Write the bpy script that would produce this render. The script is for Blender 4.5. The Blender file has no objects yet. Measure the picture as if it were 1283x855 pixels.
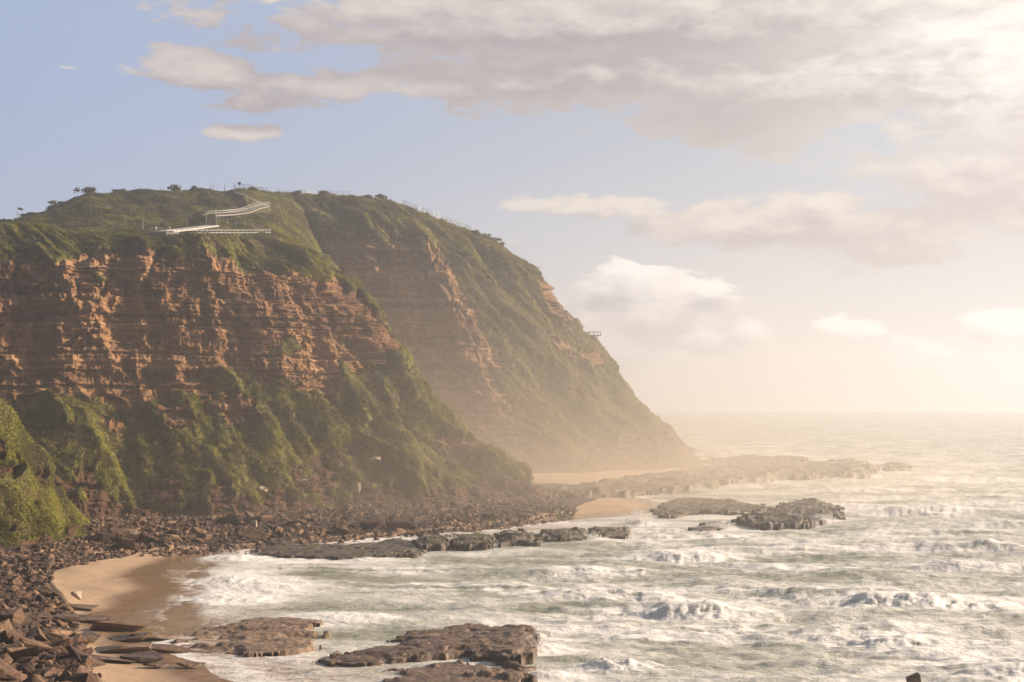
import bpy, bmesh, math, random
import numpy as np
from mathutils import Vector, Matrix, Euler

S = bpy.context.scene
COL = S.collection
R = math.radians
random.seed(7)
RNG = np.random.default_rng(7)

# ------------------------------------------------------------------ camera
HEYE = 20.0            # eye height above the sea, metres
FPX, CX, YH = 1782.0, 641.5, 500.0
cam_d = bpy.data.cameras.new('camera')
cam = bpy.data.objects.new('camera', cam_d)
COL.objects.link(cam)
cam.location = (0, 0, HEYE)
cam.rotation_euler = (R(90), 0, 0)
cam_d.sensor_width = 36.0
cam_d.lens = 50.0
cam_d.shift_y = (YH - 427.5) / 1283.0
cam_d.clip_start = 0.5
cam_d.clip_end = 9000
S.camera = cam

# ------------------------------------------------------------------ light and sky
SUN_AZ, SUN_EL = R(76), R(21)       # to the right of the view, low
sun_d = bpy.data.lights.new('sun', 'SUN')
sun_d.energy = 5.0
sun_d.angle = R(0.6)
sun_d.color = (1.0, 0.83, 0.67)
sun = bpy.data.objects.new('sun', sun_d)
COL.objects.link(sun)
sdir = Vector((math.sin(SUN_AZ) * math.cos(SUN_EL), math.cos(SUN_AZ) * math.cos(SUN_EL), math.sin(SUN_EL)))
sun.rotation_euler = sdir.to_track_quat('Z', 'Y').to_euler()
sun.location = sdir * 500

S.view_settings.view_transform = 'Standard'
S.view_settings.look = 'None'
S.view_settings.gamma = 1.0
S.view_settings.exposure = 1.0
S.view_settings.use_curve_mapping = False
S.render.engine = 'CYCLES'
S.cycles.use_denoising = True
try:
    S.cycles.denoiser = 'OPENIMAGEDENOISE'
except Exception:
    pass
S.cycles.max_bounces = 5
S.cycles.diffuse_bounces = 2
S.cycles.glossy_bounces = 2
S.cycles.transmission_bounces = 2
S.cycles.volume_bounces = 2
S.cycles.transparent_max_bounces = 4
S.cycles.caustics_reflective = False
S.cycles.caustics_refractive = False


class NT:
    """small helper round a node tree: float maths as operators on sockets"""
    def __init__(self, tree):
        self.t = tree

    def node(self, kind, **kw):
        n = self.t.nodes.new(kind)
        for k, v in kw.items():
            setattr(n, k, v)
        return n

    def put(self, sock, v):
        if hasattr(v, 'links'):
            self.t.links.new(v, sock)
        elif v is not None:
            sock.default_value = v

    def m(self, op, a, b=None, c=None, clamp=False):
        n = self.node('ShaderNodeMath', operation=op, use_clamp=clamp)
        for i, v in enumerate((a, b, c)):
            if v is not None:
                self.put(n.inputs[i], v)
        return n.outputs[0]

    def add(self, a, b): return self.m('ADD', a, b)
    def sub(self, a, b): return self.m('SUBTRACT', a, b)
    def mul(self, a, b): return self.m('MULTIPLY', a, b)
    def mx(self, a, b): return self.m('MAXIMUM', a, b)

    def step(self, v, lo, hi, a=0.0, b=1.0):
        n = self.node('ShaderNodeMapRange', interpolation_type='SMOOTHSTEP')
        self.put(n.inputs[0], v)
        self.put(n.inputs[1], lo); self.put(n.inputs[2], hi)
        self.put(n.inputs[3], a); self.put(n.inputs[4], b)
        return n.outputs[0]

    def mix(self, f, a, b, blend='MIX'):
        n = self.node('ShaderNodeMix', data_type='RGBA', blend_type=blend)
        self.put(n.inputs[0], f)
        for i, v in ((6, a), (7, b)):
            if isinstance(v, tuple):
                v = (v[0], v[1], v[2], 1.0)
            self.put(n.inputs[i], v)
        return n.outputs[2]

    def noise(self, vec, scale, detail=4, rough=0.55, dist=0.0, lac=2.0):
        n = self.node('ShaderNodeTexNoise')
        self.put(n.inputs['Vector'], vec)
        n.inputs['Scale'].default_value = scale
        n.inputs['Detail'].default_value = detail
        n.inputs['Roughness'].default_value = rough
        n.inputs['Lacunarity'].default_value = lac
        n.inputs['Distortion'].default_value = dist
        return n.outputs[0]

    def mapping(self, vec, scale=(1, 1, 1), rot=(0, 0, 0), loc=(0, 0, 0)):
        n = self.node('ShaderNodeMapping')
        self.put(n.inputs[0], vec)
        n.inputs[1].default_value = loc
        n.inputs[2].default_value = rot
        n.inputs[3].default_value = scale
        return n.outputs[0]

    def attr(self, name):
        n = self.node('ShaderNodeAttribute', attribute_name=name)
        return n.outputs['Fac']

    def coord(self, which='Object'):
        return self.node('ShaderNodeTexCoord').outputs[which]

    def ramp(self, f, stops):
        n = self.node('ShaderNodeValToRGB')
        self.put(n.inputs[0], f)
        e = n.color_ramp.elements
        while len(e) < len(stops):
            e.new(0.5)
        for el, (p, c) in zip(e, stops):
            el.position = p
            el.color = (c[0], c[1], c[2], 1)
        return n.outputs[0]


w = bpy.data.worlds.new('World')
S.world = w
w.use_nodes = True
nt = NT(w.node_tree)
for n in list(w.node_tree.nodes):
    w.node_tree.nodes.remove(n)
out = nt.node('ShaderNodeOutputWorld')
bg = nt.node('ShaderNodeBackground')
bg.inputs[1].default_value = 0.1
w.node_tree.links.new(bg.outputs[0], out.inputs[0])
sky = nt.node('ShaderNodeTexSky', sky_type='NISHITA', sun_disc=False)
sky.sun_elevation = SUN_EL
sky.sun_rotation = SUN_AZ
sky.altitude = 20
sky.air_density = 1.0
sky.dust_density = 2.2
sky.ozone_density = 1.2
gen = nt.coord('Generated')
sep = nt.node('ShaderNodeSeparateXYZ'); nt.put(sep.inputs[0], gen)
azi = nt.m('ARCTAN2', sep.outputs[0], sep.outputs[1])      # radians, to the right of north
ele = nt.m('ARCSINE', sep.outputs[2])


def azel(px, py):
    d = Vector(((px - CX) / FPX, 1.0, (YH - py) / FPX)).normalized()
    return math.atan2(d.x, d.y), math.asin(d.z)


comb = nt.node('ShaderNodeCombineXYZ')
nt.put(comb.inputs[0], azi); nt.put(comb.inputs[1], nt.mul(ele, 2.0))
cvec = comb.outputs[0]
warp = nt.noise(cvec, 9.0, 3, 0.6)
warp2 = nt.noise(nt.mapping(cvec, loc=(5, 3, 1)), 9.0, 3, 0.6)
wa = nt.add(azi, nt.mul(nt.sub(warp, 0.5), 0.09))
we = nt.add(ele, nt.mul(nt.sub(warp2, 0.5), 0.035))


def blobs(lst, a_, e_):
    """coverage of a cloud group: the strongest of a set of elliptical patches of sky"""
    tot = None
    for (px, py, rx, ry, wt) in lst:
        a, e = azel(px, py)
        da = nt.mul(nt.sub(a_, a), FPX / rx)
        de = nt.mul(nt.sub(e_, e), FPX / ry)
        q = nt.add(nt.mul(da, da), nt.mul(de, de))
        g = nt.mul(nt.m('POWER', 2.718, nt.mul(q, -0.9)), wt)
        tot = g if tot is None else nt.mx(tot, g)
    return tot


# high grey bank along the top and down the right side, small cumulus on the left
bank = [(830, 30, 520, 52, 1.5), (760, 95, 250, 42, 1.3), (1010, 105, 260, 62, 1.4), (1240, 120, 240, 90, 1.0),
        (480, 25, 200, 36, .9), (1180, 30, 300, 70, .95), (420, 102, 110, 18, .9), (255, 85, 105, 20, .95),
        (350, 122, 70, 10, .75), (315, 160, 52, 13, .85), (572, 125, 15, 15, .7), (270, 18, 60, 12, .62),
        (320, 28, 20, 12, .62), (150, 40, 34, 10, .5), (85, 82, 20, 7, .5),
        (985, 282, 230, 36, 1.0), (755, 262, 125, 17, .95), (1020, 252, 62, 18, .95), (1220, 215, 150, 70, .95),
        (1150, 300, 130, 30, .85), (1280, 260, 60, 50, .8), (650, 304, 60, 6, .5)]
low = [(815, 385, 115, 52, 1.0), (785, 362, 55, 36, 1.0), (865, 372, 48, 32, .95), (770, 420, 70, 60, .9), (905, 420, 70, 40, .8), (1055, 415, 70, 26, .66),
       (1245, 405, 62, 24, .66), (1120, 440, 160, 20, .6)]
hfs = nt.mapping(cvec, scale=(0.8, 1.0, 1.0), rot=(0, 0, 0.15))
cn = nt.add(nt.mul(nt.noise(cvec, 9.0, 8, 0.6, 0.2), 0.52), nt.mul(nt.noise(hfs, 36.0, 7, 0.66, 0.3), 0.48))
off = nt.mapping(cvec, loc=(-0.010, -0.020, 0))            # the same cloud a little towards the sun
off2 = nt.mapping(off, scale=(0.8, 1.0, 1.0), rot=(0, 0, 0.15))
cn2 = nt.add(nt.mul(nt.noise(off, 9.0, 8, 0.6, 0.2), 0.52), nt.mul(nt.noise(off2, 36.0, 7, 0.66, 0.3), 0.48))
cov = blobs(bank, wa, we)
dens = nt.add(cov, nt.mul(nt.sub(cn, 0.5), 3.0))
alpha = nt.step(dens, 0.38, 0.64)
thick = nt.step(dens, 0.45, 1.25)
cov_up = blobs(bank, nt.add(wa, 0.006), nt.add(we, 0.014))          # how much cloud lies sunward and above
lit = nt.m('ADD', nt.add(nt.mul(nt.sub(cn, cn2), 3.4), nt.mul(nt.sub(cov, cov_up), 1.2)), 0.13, clamp=True)
front = nt.mul(nt.step(azi, -1.1, -0.25), nt.step(azi, 1.9, 1.0))   # the bright seaward half of the sky
toward = nt.mul(nt.step(azi, -0.30, 0.40), nt.step(azi, 1.9, 1.2))   # clouds nearer the sun are brighter
edge = nt.mul(nt.sub(1.0, thick), 0.60)
f = nt.m('ADD', nt.m('ADD', nt.mul(lit, 0.75), nt.mul(edge, 0.38)), nt.mul(toward, 0.05), clamp=True)
ccol = nt.mix(f, nt.mix(toward, (2.0, 1.72, 1.82), (2.6, 2.22, 2.15)), nt.mix(toward, (4.2, 3.7, 3.3), (5.0, 4.45, 3.95)))
lcov = blobs(low, wa, we)
ldens = nt.add(lcov, nt.mul(nt.sub(cn, 0.5), 1.8))
lup = blobs(low, nt.add(wa, 0.006), nt.add(we, 0.014))
lalpha = nt.mul(nt.step(ldens, 0.41, 0.52), 0.9)
lcol = nt.mix(nt.m('ADD', nt.add(nt.mul(nt.sub(cn, cn2), 3.0), nt.mul(nt.sub(lcov, lup), 1.6)), 0.30, clamp=True), (2.5, 2.4, 2.6), (5.9, 5.4, 5.0))
# thin bright veil low over the sea and towards the sun
veil = nt.m('MULTIPLY', nt.step(ele, 0.24, 0.0), nt.mul(nt.step(azi, -0.36, 0.30, 0.35, 1.0), front), clamp=True)
glare_a, glare_e = azel(1290, 70)
ga = nt.mul(nt.sub(azi, glare_a), 1 / 0.13); ge = nt.mul(nt.sub(ele, glare_e), 1 / 0.06)
gap = nt.m('POWER', 2.718, nt.mul(nt.add(nt.mul(ga, ga), nt.mul(ge, ge)), -1.0))
c0 = nt.mix(nt.mul(front, 0.68), nt.mix(1.0, sky.outputs[0], (0.28, 0.28, 0.28), 'MULTIPLY'), nt.mix(nt.step(azi, -0.35, 0.2), (2.75, 3.3, 4.65), (3.3, 3.5, 4.0)))
c1 = nt.mix(nt.mul(veil, 0.85), c0, (4.3, 3.95, 3.65))
c2 = nt.mix(lalpha, c1, lcol)
c3 = nt.mix(nt.mul(alpha, 0.92), c2, ccol)
c4 = nt.mix(nt.mul(gap, nt.step(cn, 0.30, 0.62)), c3, (6.0, 5.6, 5.1))
nt.put(bg.inputs[0], c4)


# ------------------------------------------------------------------ helpers
def at(px, py, D):
    """the point D metres out along the view's axis whose bearing is the photograph's pixel"""
    return (D * (px - CX) / FPX, float(D), HEYE + (YH - py) / FPX * D)


def sea_at(px, py, z=0.0):
    D = (HEYE - z) * FPX / (py - YH)
    return (D * (px - CX) / FPX, D)


def h32(*arr):
    h = np.uint32(0x9E3779B9)
    with np.errstate(over='ignore'):
        acc = None
        for a in arr:
            a = np.asarray(a).astype(np.int64).astype(np.uint32)
            acc = a * np.uint32(0x85EBCA6B) if acc is None else (acc ^ (a + h + (acc << np.uint32(6)) + (acc >> np.uint32(2))))
            acc = acc ^ (acc >> np.uint32(15))
            acc = acc * np.uint32(0x2C1B3C6D)
            acc = acc ^ (acc >> np.uint32(12))
            acc = acc * np.uint32(0x297A2D39)
            acc = acc ^ (acc >> np.uint32(15))
    return acc


def hash01(*arr):
    return h32(*arr).astype(np.float64) / 4294967296.0


GR = np.array([(1, 1, 0), (-1, 1, 0), (1, -1, 0), (-1, -1, 0), (1, 0, 1), (-1, 0, 1), (1, 0, -1), (-1, 0, -1),
               (0, 1, 1), (0, -1, 1), (0, 1, -1), (0, -1, -1)], float)


def perlin(x, y, z=0.0, seed=0):
    x, y, z = np.broadcast_arrays(np.asarray(x, float), np.asarray(y, float), np.asarray(z, float))
    xi, yi, zi = np.floor(x), np.floor(y), np.floor(z)
    fx, fy, fz = x - xi, y - yi, z - zi
    u, v, w_ = (t * t * t * (t * (t * 6 - 15) + 10) for t in (fx, fy, fz))
    tot = 0.0
    for dx in (0, 1):
        wx = u if dx else 1 - u
        for dy in (0, 1):
            wy = v if dy else 1 - v
            for dz in (0, 1):
                wz = w_ if dz else 1 - w_
                g = GR[h32(xi + dx, yi + dy, zi + dz, np.full_like(xi, seed)) % 12]
                tot = tot + wx * wy * wz * (g[..., 0] * (fx - dx) + g[..., 1] * (fy - dy) + g[..., 2] * (fz - dz))
    return tot


def fbm(x, y, z=0.0, octv=4, gain=0.5, seed=0, ridge=False):
    a, tot, f_ = 1.0, 0.0, 1.0
    for o in range(octv):
        n_ = perlin(np.asarray(x) * f_, np.asarray(y) * f_, np.asarray(z) * f_, seed + o * 17)
        if ridge:
            n_ = 0.5 - np.abs(n_) * 1.6
        tot = tot + a * n_
        a *= gain
        f_ *= 2.03
    return tot


def sstep(v, lo, hi):
    t = np.clip((np.asarray(v, float) - lo) / (hi - lo), 0, 1)
    return t * t * (3 - 2 * t)


def cells(x, y, seed=0, jit=0.85):
    """jittered cells: distance to the nearest centre, gap to the second, a random number of the cell"""
    xi, yi = np.floor(x), np.floor(y)
    f1 = np.full(x.shape, 9.0); f2 = np.full(x.shape, 9.0); cid = np.zeros(x.shape)
    for dx in (-1, 0, 1):
        for dy in (-1, 0, 1):
            cx, cy = xi + dx, yi + dy
            px = cx + 0.5 + jit * (hash01(cx, cy, np.full_like(cx, seed)) - 0.5)
            py = cy + 0.5 + jit * (hash01(cx, cy, np.full_like(cx, seed + 1)) - 0.5)
            d = np.maximum(np.abs(px - x), np.abs(py - y)) * 0.6 + 0.4 * np.hypot(px - x, py - y)
            c = hash01(cx, cy, np.full_like(cx, seed + 2))
            near = d < f1
            f2 = np.where(near, f1, np.minimum(f2, d))
            cid = np.where(near, c, cid)
            f1 = np.where(near, d, f1)
    return f1, f2 - f1, cid


def grid_faces(nr, nc, keep=None):
    i = np.arange(nr - 1)[:, None] * nc + np.arange(nc - 1)[None, :]
    q = np.stack([i, i + 1, i + nc + 1, i + nc], -1).reshape(-1, 4)
    if keep is not None:
        q = q[keep.reshape(-1)]
    return q


def np_mesh(name, verts, faces, smooth=True, attrs=None, mat=None):
    verts = np.asarray(verts, np.float32); faces = np.asarray(faces, np.int32)
    me = bpy.data.meshes.new(name)
    k = faces.shape[1]
    me.vertices.add(len(verts)); me.vertices.foreach_set('co', verts.ravel())
    me.loops.add(faces.size); me.loops.foreach_set('vertex_index', faces.ravel())
    me.polygons.add(len(faces))
    me.polygons.foreach_set('loop_start', np.arange(0, faces.size, k, dtype=np.int32))
    if smooth:
        me.polygons.foreach_set('use_smooth', np.ones(len(faces), bool))
    me.update(calc_edges=True)
    for an, av in (attrs or {}).items():
        a = me.attributes.new(an, 'FLOAT', 'POINT')
        a.data.foreach_set('value', np.asarray(av, np.float32).ravel())
    if mat:
        me.materials.append(mat)
    return me


def link(name, me, label=None, cat=None, group=None, kind=None, parent=None, loc=None):
    o = bpy.data.objects.new(name, me)
    COL.objects.link(o)
    if parent: o.parent = parent
    if loc is not None: o.location = loc
    if label: o['label'] = label
    if cat: o['category'] = cat
    if group: o['group'] = group
    if kind: o['kind'] = kind
    return o


def compact(verts, faces, attrs):
    used = np.unique(faces)
    remap = np.full(len(verts), -1, np.int64); remap[used] = np.arange(len(used))
    return verts[used], remap[faces], {k: np.asarray(v).ravel()[used] for k, v in attrs.items()}


def new_mat(name, rough=0.9):
    m_ = bpy.data.materials.new(name)
    m_.use_nodes = True
    t = NT(m_.node_tree)
    b = m_.node_tree.nodes['Principled BSDF']
    b.inputs['Roughness'].default_value = rough
    b.inputs['Specular IOR Level'].default_value = 0.3
    return m_, t, b


def bump(t, b, height, strength=0.5, dist=0.3):
    n = t.node('ShaderNodeBump')
    n.inputs['Strength'].default_value = strength
    n.inputs['Distance'].default_value = dist
    t.put(n.inputs['Height'], height)
    t.put(b.inputs['Normal'], n.outputs[0])


# ------------------------------------------------------------------ materials
def headland_mat():
    m_, t, b = new_mat('headland_ground', 0.92)
    co = t.coord('Object')
    veg, tone = t.attr('veg'), t.attr('tone')
    stain = t.noise(t.mapping(co, scale=(1, 1, 0.22)), 0.35, 5, 0.6)
    fine = t.noise(t.mapping(co, scale=(1, 1, 1.8)), 0.9, 5, 0.65)
    v = t.m('ADD', t.mul(tone, 0.50), t.add(t.mul(stain, 0.50), t.mul(fine, 0.22)), clamp=True)
    rock = t.ramp(v, [(0.22, (.024, .013, .007)), (0.42, (.075, .035, .015)), (0.60, (.165, .080, .032)),
                      (0.78, (.27, .145, .060)), (0.96, (.40, .25, .130))])
    gn = t.noise(co, 0.16, 5, 0.65)
    gf = t.noise(co, 1.3, 3, 0.7)
    green = t.ramp(t.add(t.mul(gn, 0.7), t.mul(gf, 0.3)),
                   [(0.30, (.034, .028, .006)), (0.45, (.060, .054, .007)), (0.58, (.11, .105, .008)), (0.72, (.17, .145, .02))])
    vm = t.step(t.add(veg, t.mul(t.sub(t.noise(co, 0.8, 4, 0.7), 0.5), 0.7)), 0.42, 0.58)
    t.put(b.inputs['Base Color'], t.mix(vm, rock, green))
    bump(t, b, t.add(t.noise(co, 2.2, 4, 0.7), t.mul(fine, 0.6)), 0.7, 0.35)
    return m_


def scrub_mat(name, use_ground):
    m_, t, b = new_mat(name, 0.75)
    tint = t.attr('tint')
    geo = t.node('ShaderNodeNewGeometry'); gna = t.node('ShaderNodeAttribute', attribute_name='ground')
    vm_ = t.node('ShaderNodeMix', data_type='VECTOR'); vm_.inputs[0].default_value = 0.80
    t.put(vm_.inputs[4], geo.outputs['Normal']); t.put(vm_.inputs[5], gna.outputs['Vector'])
    c = t.ramp(tint, [(0.0, (.046, .032, .007)), (0.30, (.078, .066, .006)), (0.58, (.155, .150, .006)), (0.85, (.23, .215, .010)), (1.0, (.22, .17, .055))])
    t.put(b.inputs['Base Color'], c)
    nn = t.node('ShaderNodeVectorMath', operation='NORMALIZE'); t.put(nn.inputs[0], vm_.outputs[1])
    if use_ground: t.put(b.inputs['Normal'], nn.outputs[0])
    # leaves let some of the low sun through
    tr = t.node('ShaderNodeBsdfTranslucent'); t.put(tr.inputs[0], c)
    mx = t.node('ShaderNodeMixShader'); mx.inputs[0].default_value = 0.22
    t.t.links.new(b.outputs[0], mx.inputs[1]); t.t.links.new(tr.outputs[0], mx.inputs[2])
    t.t.links.new(mx.outputs[0], t.t.nodes['Material Output'].inputs[0])
    return m_


def rock_mat(name, dark, mid, pale, weed=None, rough=0.8):
    m_, t, b = new_mat(name, rough)
    co = t.coord('Object')
    n1 = t.noise(co, 0.6, 6, 0.65)
    n2 = t.noise(t.mapping(co, scale=(1, 1, 3)), 2.5, 4, 0.6)
    oi = t.add(t.node('ShaderNodeObjectInfo').outputs['Random'], t.mul(t.attr('rtone'), 1.6))
    v = t.m('ADD', t.add(t.mul(n1, 0.6), t.mul(n2, 0.35)), t.mul(t.sub(oi, 0.5), 0.22), clamp=True)
    c = t.ramp(v, [(0.30, dark), (0.50, mid), (0.72, pale)])
    if weed:
        geo = t.node('ShaderNodeNewGeometry')
        sp = t.node('ShaderNodeSeparateXYZ'); t.put(sp.inputs[0], geo.outputs['Normal'])
        wm = t.mul(t.mul(t.step(sp.outputs[2], 0.6, 0.95), t.step(t.noise(co, 0.35, 4, 0.6), 0.46, 0.66)), 0.7)
        c = t.mix(wm, c, weed)
    t.put(b.inputs['Base Color'], c)
    b.inputs['Specular IOR Level'].default_value = 0.5
    bump(t, b, t.add(n1, n2), 0.8, 0.25)
    return m_


def plain_mat(name, col, rough=0.6, scale=3.0, var=0.25):
    m_, t, b = new_mat(name, rough)
    n = t.noise(t.coord('Object'), scale, 4, 0.6)
    t.put(b.inputs['Base Color'], t.mix(n, tuple(c * (1 - var) for c in col), tuple(min(1, c * (1 + var)) for c in col)))
    return m_


def sea_mat():
    m_, t, b = new_mat('sea_water', 0.22)
    co = t.coord('Object')
    foam, shal = t.attr('foam'), t.attr('shallow')
    big = t.noise(t.mapping(co, scale=(0.40, 1.0, 1), rot=(0, 0, 0.12)), 0.11, 5, 0.6, 0.8)
    lace = t.noise(t.mapping(co, scale=(0.42, 1.0, 1), rot=(0, 0, 0.12)), 0.85, 7, 0.68, 1.1)
    fine = t.noise(t.mapping(co, scale=(0.6, 1.0, 1)), 2.4, 4, 0.7, 0.6)
    ridg = t.sub(1.0, t.mul(t.m('ABSOLUTE', t.sub(lace, 0.5)), 7.0))
    v = t.add(t.add(t.mul(foam, 1.1), t.mul(t.sub(big, 0.5), 1.1)), t.add(t.mul(t.sub(lace, 0.5), 0.55), t.mul(t.sub(fine, 0.5), 0.32)))
    v = t.add(v, t.mul(ridg, 0.13))
    fm = t.step(v, 0.28, 0.95)
    deep = t.ramp(big, [(0.3, (.24, .245, .16)), (0.5, (.32, .32, .22)), (0.7, (.39, .375, .27))])
    wat = t.mix(shal, deep, (.27, .175, .090))
    c = t.mix(fm, wat, (.78, .74, .68))
    t.put(b.inputs['Base Color'], c)
    t.put(b.inputs['Roughness'], t.add(0.20, t.mul(fm, 0.55)))
    b.inputs['IOR'].default_value = 1.33
    b.inputs['Specular IOR Level'].default_value = 0.5
    chop = t.noise(t.mapping(co, scale=(0.5, 1.0, 1)), 0.9, 5, 0.65, 0.4)
    bump(t, b, t.add(t.add(chop, t.mul(fine, 0.35)), t.mul(fm, 0.35)), 0.65, 0.5)
    return m_


def beach_mat():
    m_, t, b = new_mat('beach_sand', 0.85)
    co = t.coord('Object')
    peb, wet = t.attr('pebble'), t.attr('wet')
    n = t.noise(co, 0.4, 5, 0.6)
    sand = t.mix(n, (.37, .245, .140), (.48, .335, .205))
    wets = t.mix(n, (.20, .118, .062), (.27, .17, .095))
    st = t.noise(co, 1.8, 6, 0.75)
    stone = t.ramp(st, [(0.3, (.020, .012, .007)), (0.5, (.050, .029, .016)), (0.7, (.12, .075, .042))])
    c = t.mix(wet, sand, wets)
    t.put(b.inputs['Base Color'], t.mix(t.step(t.add(peb, t.mul(t.sub(st, 0.5), 0.8)), 0.35, 0.6), c, stone))
    t.put(b.inputs['Roughness'], t.sub(0.85, t.mul(wet, 0.68)))
    bump(t, b, t.add(n, t.mul(st, peb)), 0.6, 0.25)
    return m_


M_HEAD = headland_mat()
M_SCRUB = scrub_mat('scrub_leaves', True)
M_LEAF = scrub_mat('bush_leaves', False)
M_SEA = sea_mat()
M_BEACH = beach_mat()
M_REEF = rock_mat('wet_reef_rock', (.036, .023, .013), (.110, .074, .042), (.25, .175, .105), weed=(.080, .085, .022), rough=0.55)
M_SHELF = rock_mat('shelf_rock', (.050, .027, .013), (.155, .092, .048), (.30, .195, .11), rough=0.5)
M_BOULD = rock_mat('boulder_rock', (.036, .018, .008), (.118, .060, .028), (.28, .165, .085), rough=0.8)
M_PALE = rock_mat('pale_sandstone', (.28, .20, .13), (.46, .36, .26), (.62, .52, .40), rough=0.85)
M_WHITE = plain_mat('white_painted_timber', (.50, .48, .45), 0.5, 2.0, 0.08)
M_GREYW = plain_mat('weathered_timber', (.22, .18, .14), 0.8, 4.0, 0.3)
M_METAL = plain_mat('galvanised_metal', (.20, .19, .18), 0.45, 5.0, 0.2)
M_PATH = plain_mat('pale_concrete', (.46, .42, .37), 0.85, 1.2, 0.15)
M_BARK = plain_mat('bark', (.09, .06, .04), 0.9, 6.0, 0.3)


# ------------------------------------------------------------------ haze
HZ, MIST = 0.00058, 0.0085
bm = bmesh.new()
bmesh.ops.create_cube(bm, size=1.0)
for v_ in bm.verts:
    v_.co = Vector((v_.co.x * 3300, 1120 + v_.co.y * 2400, (v_.co.z + 0.5) * 100 - 6))
me = bpy.data.meshes.new('haze'); bm.to_mesh(me); bm.free()
hm = bpy.data.materials.new('sea_haze'); hm.use_nodes = True
ht = hm.node_tree
ht.nodes.remove(ht.nodes['Principled BSDF'])
pv = ht.nodes.new('ShaderNodeVolumePrincipled')
pv.inputs['Color'].default_value = (0.96, 0.96, 0.965, 1)
pv.inputs['Density'].default_value = HZ
pv.inputs['Anisotropy'].default_value = 0.72
ht.links.new(pv.outputs[0], ht.nodes['Material Output'].inputs['Volume'])
me.materials.append(hm)
link('haze', me, 'warm salt haze hanging over the whole bay', 'haze', kind='stuff')


# spray mist hanging in the cove between the two headlands: thickest at the water, thinning upwards and outwards
MC, MR = (-14.0, 330.0), (155.0, 145.0)
bm = bmesh.new()
bmesh.ops.create_cube(bm, size=1.0)
for v_ in bm.verts:
    v_.co = Vector((MC[0] + v_.co.x * 2 * MR[0], MC[1] + v_.co.y * 2 * MR[1], (v_.co.z + 0.5) * 74 - 4))
me = bpy.data.meshes.new('sea_mist'); bm.to_mesh(me); bm.free()
mm = bpy.data.materials.new('spray_mist'); mm.use_nodes = True
mm.node_tree.nodes.remove(mm.node_tree.nodes['Principled BSDF'])
mt = NT(mm.node_tree)
pv2 = mt.node('ShaderNodeVolumePrincipled')
pv2.inputs['Color'].default_value = (1.0, 0.88, 0.70, 1)
pv2.inputs['Anisotropy'].default_value = 0.55
msep = mt.node('ShaderNodeSeparateXYZ'); mco = mt.coord('Object'); mt.put(msep.inputs[0], mco)
mxn = mt.mul(mt.sub(msep.outputs[0], MC[0]), 1 / MR[0]); myn = mt.mul(mt.sub(msep.outputs[1], MC[1]), 1 / MR[1])
rad2 = mt.add(mt.mul(mxn, mxn), mt.mul(myn, myn))
fall = mt.mul(mt.step(rad2, 1.0, 0.05), mt.m('POWER', 2.718, mt.mul(mt.mx(msep.outputs[2], 0.0), -1 / 17.0)))
fall = mt.mul(fall, mt.step(msep.outputs[2], 70.0, 45.0))
fall = mt.mul(fall, mt.step(mt.noise(mt.mapping(mco, scale=(1, 1, 1.6)), 0.022, 3, .55), 0.25, 0.75, 0.45, 1.4))
mt.put(pv2.inputs['Density'], mt.mul(fall, MIST))
mm.node_tree.links.new(pv2.outputs[0], mm.node_tree.nodes['Material Output'].inputs['Volume'])
me.materials.append(mm)
link('sea_mist', me, 'golden spray mist gathered in the cove between the two headlands', 'mist', kind='stuff')

# ------------------------------------------------------------------ headlands as lofted terrain
def catmull(P, ts):
    """Catmull-Rom through P along axis 0 at parameters ts (0..n-1)"""
    n = P.shape[0]
    i = np.clip(np.floor(ts).astype(int), 0, n - 2)
    f_ = (ts - i).reshape((-1,) + (1,) * (P.ndim - 1))
    p1, p2 = P[i], P[i + 1]
    p0 = np.where((i > 0).reshape(f_.shape), P[np.maximum(i - 1, 0)], 2 * p1 - p2)
    p3 = np.where((i < n - 2).reshape(f_.shape), P[np.minimum(i + 2, n - 1)], 2 * p2 - p1)
    tan = 0.42
    m1, m2 = tan * (p2 - p0), tan * (p3 - p1)
    f2, f3 = f_ * f_, f_ * f_ * f_
    return (2 * f3 - 3 * f2 + 1) * p1 + (f3 - 2 * f2 + f_) * m1 + (-2 * f3 + 3 * f2) * p2 + (f3 - f2) * m2


def params(counts):
    ts = [np.linspace(i, i + 1, c, endpoint=False) for i, c in enumerate(counts)]
    return np.concatenate(ts + [[len(counts)]])


def loft(table, ncol, nrow):
    P = np.array([[at(*p) for p in row] for row in table])       # station, level, xyz
    s, l = params(ncol), params(nrow)
    G = catmull(P, s)
    G = catmull(np.swapaxes(G, 0, 1), l)                          # level, station, xyz
    return G, s, l


def normals(G):
    du = np.gradient(G, axis=1); dv = np.gradient(G, axis=0)
    n_ = np.cross(du, dv)
    return n_ / np.maximum(np.linalg.norm(n_, axis=2, keepdims=True), 1e-9)


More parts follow.
